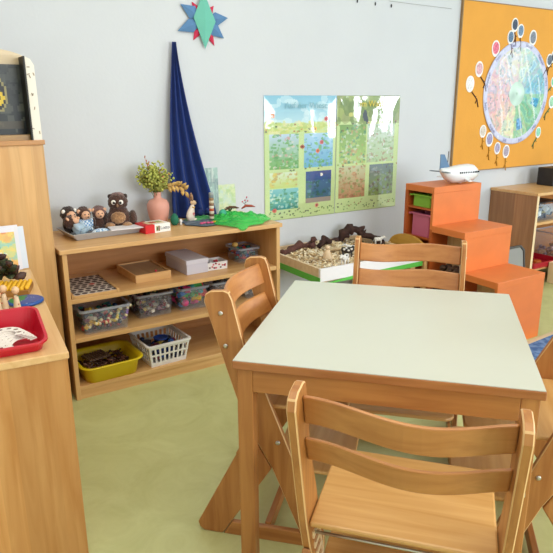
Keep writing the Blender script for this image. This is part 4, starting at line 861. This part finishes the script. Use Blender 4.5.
# ------------------------------------------------------------ on the low cabinet at the left
ZL = LH+.0005
t = thing('red_bin', (.222, 1.852, ZL), math.radians(-3), 'red plastic bin with paper cutouts on the low cabinet', 'bin'); t.scale = (.92, .92, .92)
sc = lambda p, k: (p[0], p[1], p[2]+k*(.03+.052*(p[1]+.115)/.23))
MB().loft([rrect(.165, .20, .03, 0), [sc(p, 1) for p in rrect(.192, .226, .036, -.004)], [sc(p, 1) for p in rrect(.204, .238, .040, -.004)], [sc(p, 1) for p in rrect(.204, .238, .040, .002)], [sc(p, 1) for p in rrect(.186, .220, .034, .002)], rrect(.159, .194, .028, .004)], smooth=False).build('tub', pbr('bright_red_plastic', 'c4162c', .32, coat=.3), t)
m = MB(); 
cutlab = ['front', 'second', 'third', 'fourth', 'fifth', 'rearmost']
for k in range(6):
    ring = [(.066*math.cos(a), .046*math.sin(a)) for a in [-.3+PI*1.1*i/16 for i in range(17)]]+[((.034+.004*math.sin(a*3))*math.cos(a)+.004, (.024)*math.sin(a)-.004) for a in [-.3+PI*1.1*i/16 for i in range(16, -1, -1)]]
    m = MB(); m.loft([[(x, y, 0) for x, y in ring], [(x, y, .0018) for x, y in ring]], c='e6dcd2', smooth=False)
    for q in range(5):
        a = .1+q*.62; m.prism([(.050*math.cos(a)+.009*math.cos(b_+a), .035*math.sin(a)+.0035*math.sin(b_+a)) for b_ in [2*PI*i/8 for i in range(8)]], .0018, .0023, 'z', c=random.choice(['5a4038', '7a5a4e', '8a6a60']))
    o = m.build('paper_cutout', col_matte, loc=(.205+.007*k, 1.845-.008*k, ZL+.036-.004*k)); o.rotation_euler = (.22, -.06, .16*k-.3); o.scale = (.8, .85, 1)
    tag(o, 'patterned white paper cutout in the red bin, %s of the fanned pile' % cutlab[k], 'paper cutout', 'paper cutouts in the red bin')
# painted dish
t = thing('painted_dish', (.335, 2.25, ZL), math.radians(-10), 'flat round blue and green painted disc behind the red bin', 'disc'); t.scale = (.88, .88, 1)
m = MB(); m.lathe([(.062, 0), (.07, .004), (.07, .010), (.064, .013)], c='1f4f9a', n=36); m.build('disc', col_satin, t)
m = MB(); m.grid(lambda u, v: (.063*v*math.cos(2*PI*u), .063*v*math.sin(2*PI*u), .0135), 48, 12, cf=lambda i, j: (*lin((40, 130, 70) if (i/48 > .22 and i/48 < .62 and noise.noise(Vector((i*.13, j*.3, 0))) > -.35) else ((190, 200, 210) if noise.noise(Vector((i*.9, j*1.1, 5))) > .55 else (30, 72, 150))), 1)); m.build('painted_face', col_satin, t)
# peg figures
for (x, y, hgt, l) in ((.225, 2.09, .115, 'leftmost wooden peg figure behind the red bin, cut by the picture edge'), (.250, 2.125, .125, 'middle and tallest wooden peg figure behind the red bin'), (.284, 2.10, .12, 'rightmost wooden peg figure behind the red bin')):
    t = thing('peg_figure', (x, y, ZL), 0, l, 'peg figure', 'wooden peg figures on the low cabinet')
    k = hgt/.1
    b_ = MB().lathe([(.016, 0), (.0165, .004), (.012, .03), (.008, .055), (.006, .065)], n=18).build('body', palew, t); b_.scale = (1, 1, k)
    MB().ball((0, 0, .079*k), (.0125, .0125, .0135)).build('head', pbr('peg_head', 'e2b98e', .5), t)
    m = MB()
    for q in range(7): a = q*2.1+x*40; z = .012+.007*q; rr = .0155-.13*z; m.ball((rr*math.cos(a), rr*math.sin(a), z*k), .0022, c=random.choice(['b84a3a', '3a6a4a', '805040']), seg=7, ring=5)
    m.build('painted_dots', col_satin, b_)
tag(MB().box(-.05, .05, -.035, .035, 0, .006).build('white_card', pbr('card_white', 'ece6e0', .6), loc=(.205, 2.05, ZL)), 'white card under the peg figures', 'card')
tag(MB().ball((0, 0, .014), (.020, .018, .014)).build('pink_ball', pbr('pink_toy', 'dc9aa8', .5), loc=(.135, 1.83, ZL+.05)), 'pink round toy at the left picture edge in the red bin', 'toy')
# yellow bead mat on wood block
t = thing('bead_box', (.285, 2.42, ZL), math.radians(-18), 'wooden block with a bumpy yellow honeycomb sheet on the low cabinet', 'box')
MB().box(-.14, .10, -.065, .065, 0, .022).build('block', wood('brown_block', '8a5a22', 'a06c2c', 0), t, bevel=.002)
m = MB()
for i in range(14):
    for j in range(7): m.ball((-.13+.017*i, -.052+.0165*j+(.008 if i % 2 else 0), .026), .0088, seg=7, ring=5)
m.build('honeycomb', pbr('yellow_wax', 'ecb322', .5), t)
# dark plant/leaves
t = thing('leaf_bunch', (.288, 2.50, ZL+.03), 0, 'bunch of dark green and brown leaves lying on the yellow sheet', 'leaves')
m = MB()
lm = pbr('dark_leaf', '2c3418', .6, var=.4, vscale=30); lm2 = pbr('brown_leaf', '4a3028', .6, var=.3, vscale=30)
for k in range(44):
    m = MB(); p = (random.uniform(-.10, .05), random.uniform(-.04, .07), random.uniform(.005, .085)); leafmb(m, p, (random.gauss(.3, .8), random.gauss(-.2, .5), random.gauss(.1, .35)), .05, .017); m.build('leaf', lm if k % 3 else lm2, t, solid=.0008)
# papers in a stand
t = thing('book_stand', (0, 0, 0), 0, 'stack of white papers with a colourful watercolour cover leaning on the tall cabinet', 'papers')
for k, (x1, z1, c) in enumerate(((.440, .975, 'dfe4ee'), (.415, .985, 'e9e6ec'), (.398, .978, 'eceaf2'))):
    y = 2.76-.012*k; m = MB(); M = Matrix.Translation((0, y, ZL)) @ Matrix.Rotation(-.12, 4, 'X')
    m.box(.22, x1, -.002, .002, 0, z1-ZL-.08, c=c, M=M); m.build('paper_sheet', col_matte, t)
cv = np.zeros((26, 30, 3)); cv[:] = (232, 196, 110)
for k in range(110):
    x, y = rng.rand()*30, rng.rand()*26; c = [(226, 120, 80), (240, 214, 110), (150, 206, 190), (236, 170, 90), (220, 226, 190)][int(min(4, max(0, (26-y)/26*1.2*2+rng.rand()*2)))]
    blob(cv, x, y, 2+rng.rand()*3, 1.5+rng.rand()*2, c, .6)
for (a, b_, y) in ((2, 20, 17), (1, 24, 11), (6, 22, 10)): blob(cv, (a+b_)/2, y, (b_-a)/2, 1.4, (236, 240, 236), .8)
m = MB(); M = Matrix.Translation((0, 2.722, ZL+.006)) @ Matrix.Rotation(-.12, 4, 'X')
m.grid(lambda u, v: (.20+.195*u, 0, .165*v), 30, 26, cf=lambda i, j: (*lin(cv[j, i]), 1), smooth=False, M=M); m.build('watercolour_cover', col_satin, t, solid=.002)
for (b_, xx, zz, s) in (('Jahreszeiten', .275, .105, .024),): strip_text(b_, s, pbr('cover_ink', '4a5a50', .6), M @ Matrix.Translation((xx, -.003, zz)) @ Matrix.Rotation(PI/2, 4, 'X'), t)
# cones in the basket of the middle step
t = [o for o in COL.objects if o.name.startswith('cone_basket')][0]
t.location.z = .0005
MB().loft([rrect(.12, .19, .02, 0), rrect(.135, .225, .02, .36), rrect(.127, .217, .02, .36), rrect(.112, .18, .02, .006)], smooth=False).build('wicker_body', pbr('dark_wicker', '4a342a', .8, bump=.8, bscale=90, var=.3), t)
for k in range(18):
    m = MB(); M = Matrix.Rotation(random.random()*3, 4, 'Z') @ Matrix.Rotation(PI/2*random.uniform(.5, 1.2), 4, 'X'); prof = [(.004, -.03)]
    for q in range(7): rr = .02*math.sin(PI*(q+.8)/8.2); prof += [(rr+.003, -.026+q*.008), (rr-.003, -.022+q*.008)]
    m.lathe(prof+[(.002, .034)], n=9, M=M)
    i, j, l = k % 2, (k//2) % 3, k//6
    tag(m.build('pine_cone', cone_m, loc=(ox0+.052+.05*i, 2.475+.055*j, .33+.03*l)), 'brown pine cone in the wicker basket, %s layer, %s %s' % (['bottom', 'middle', 'top'][l], ['front', 'centre', 'rear'][j], ['left', 'right'][i]), 'pine cone', 'pine cones in the basket')
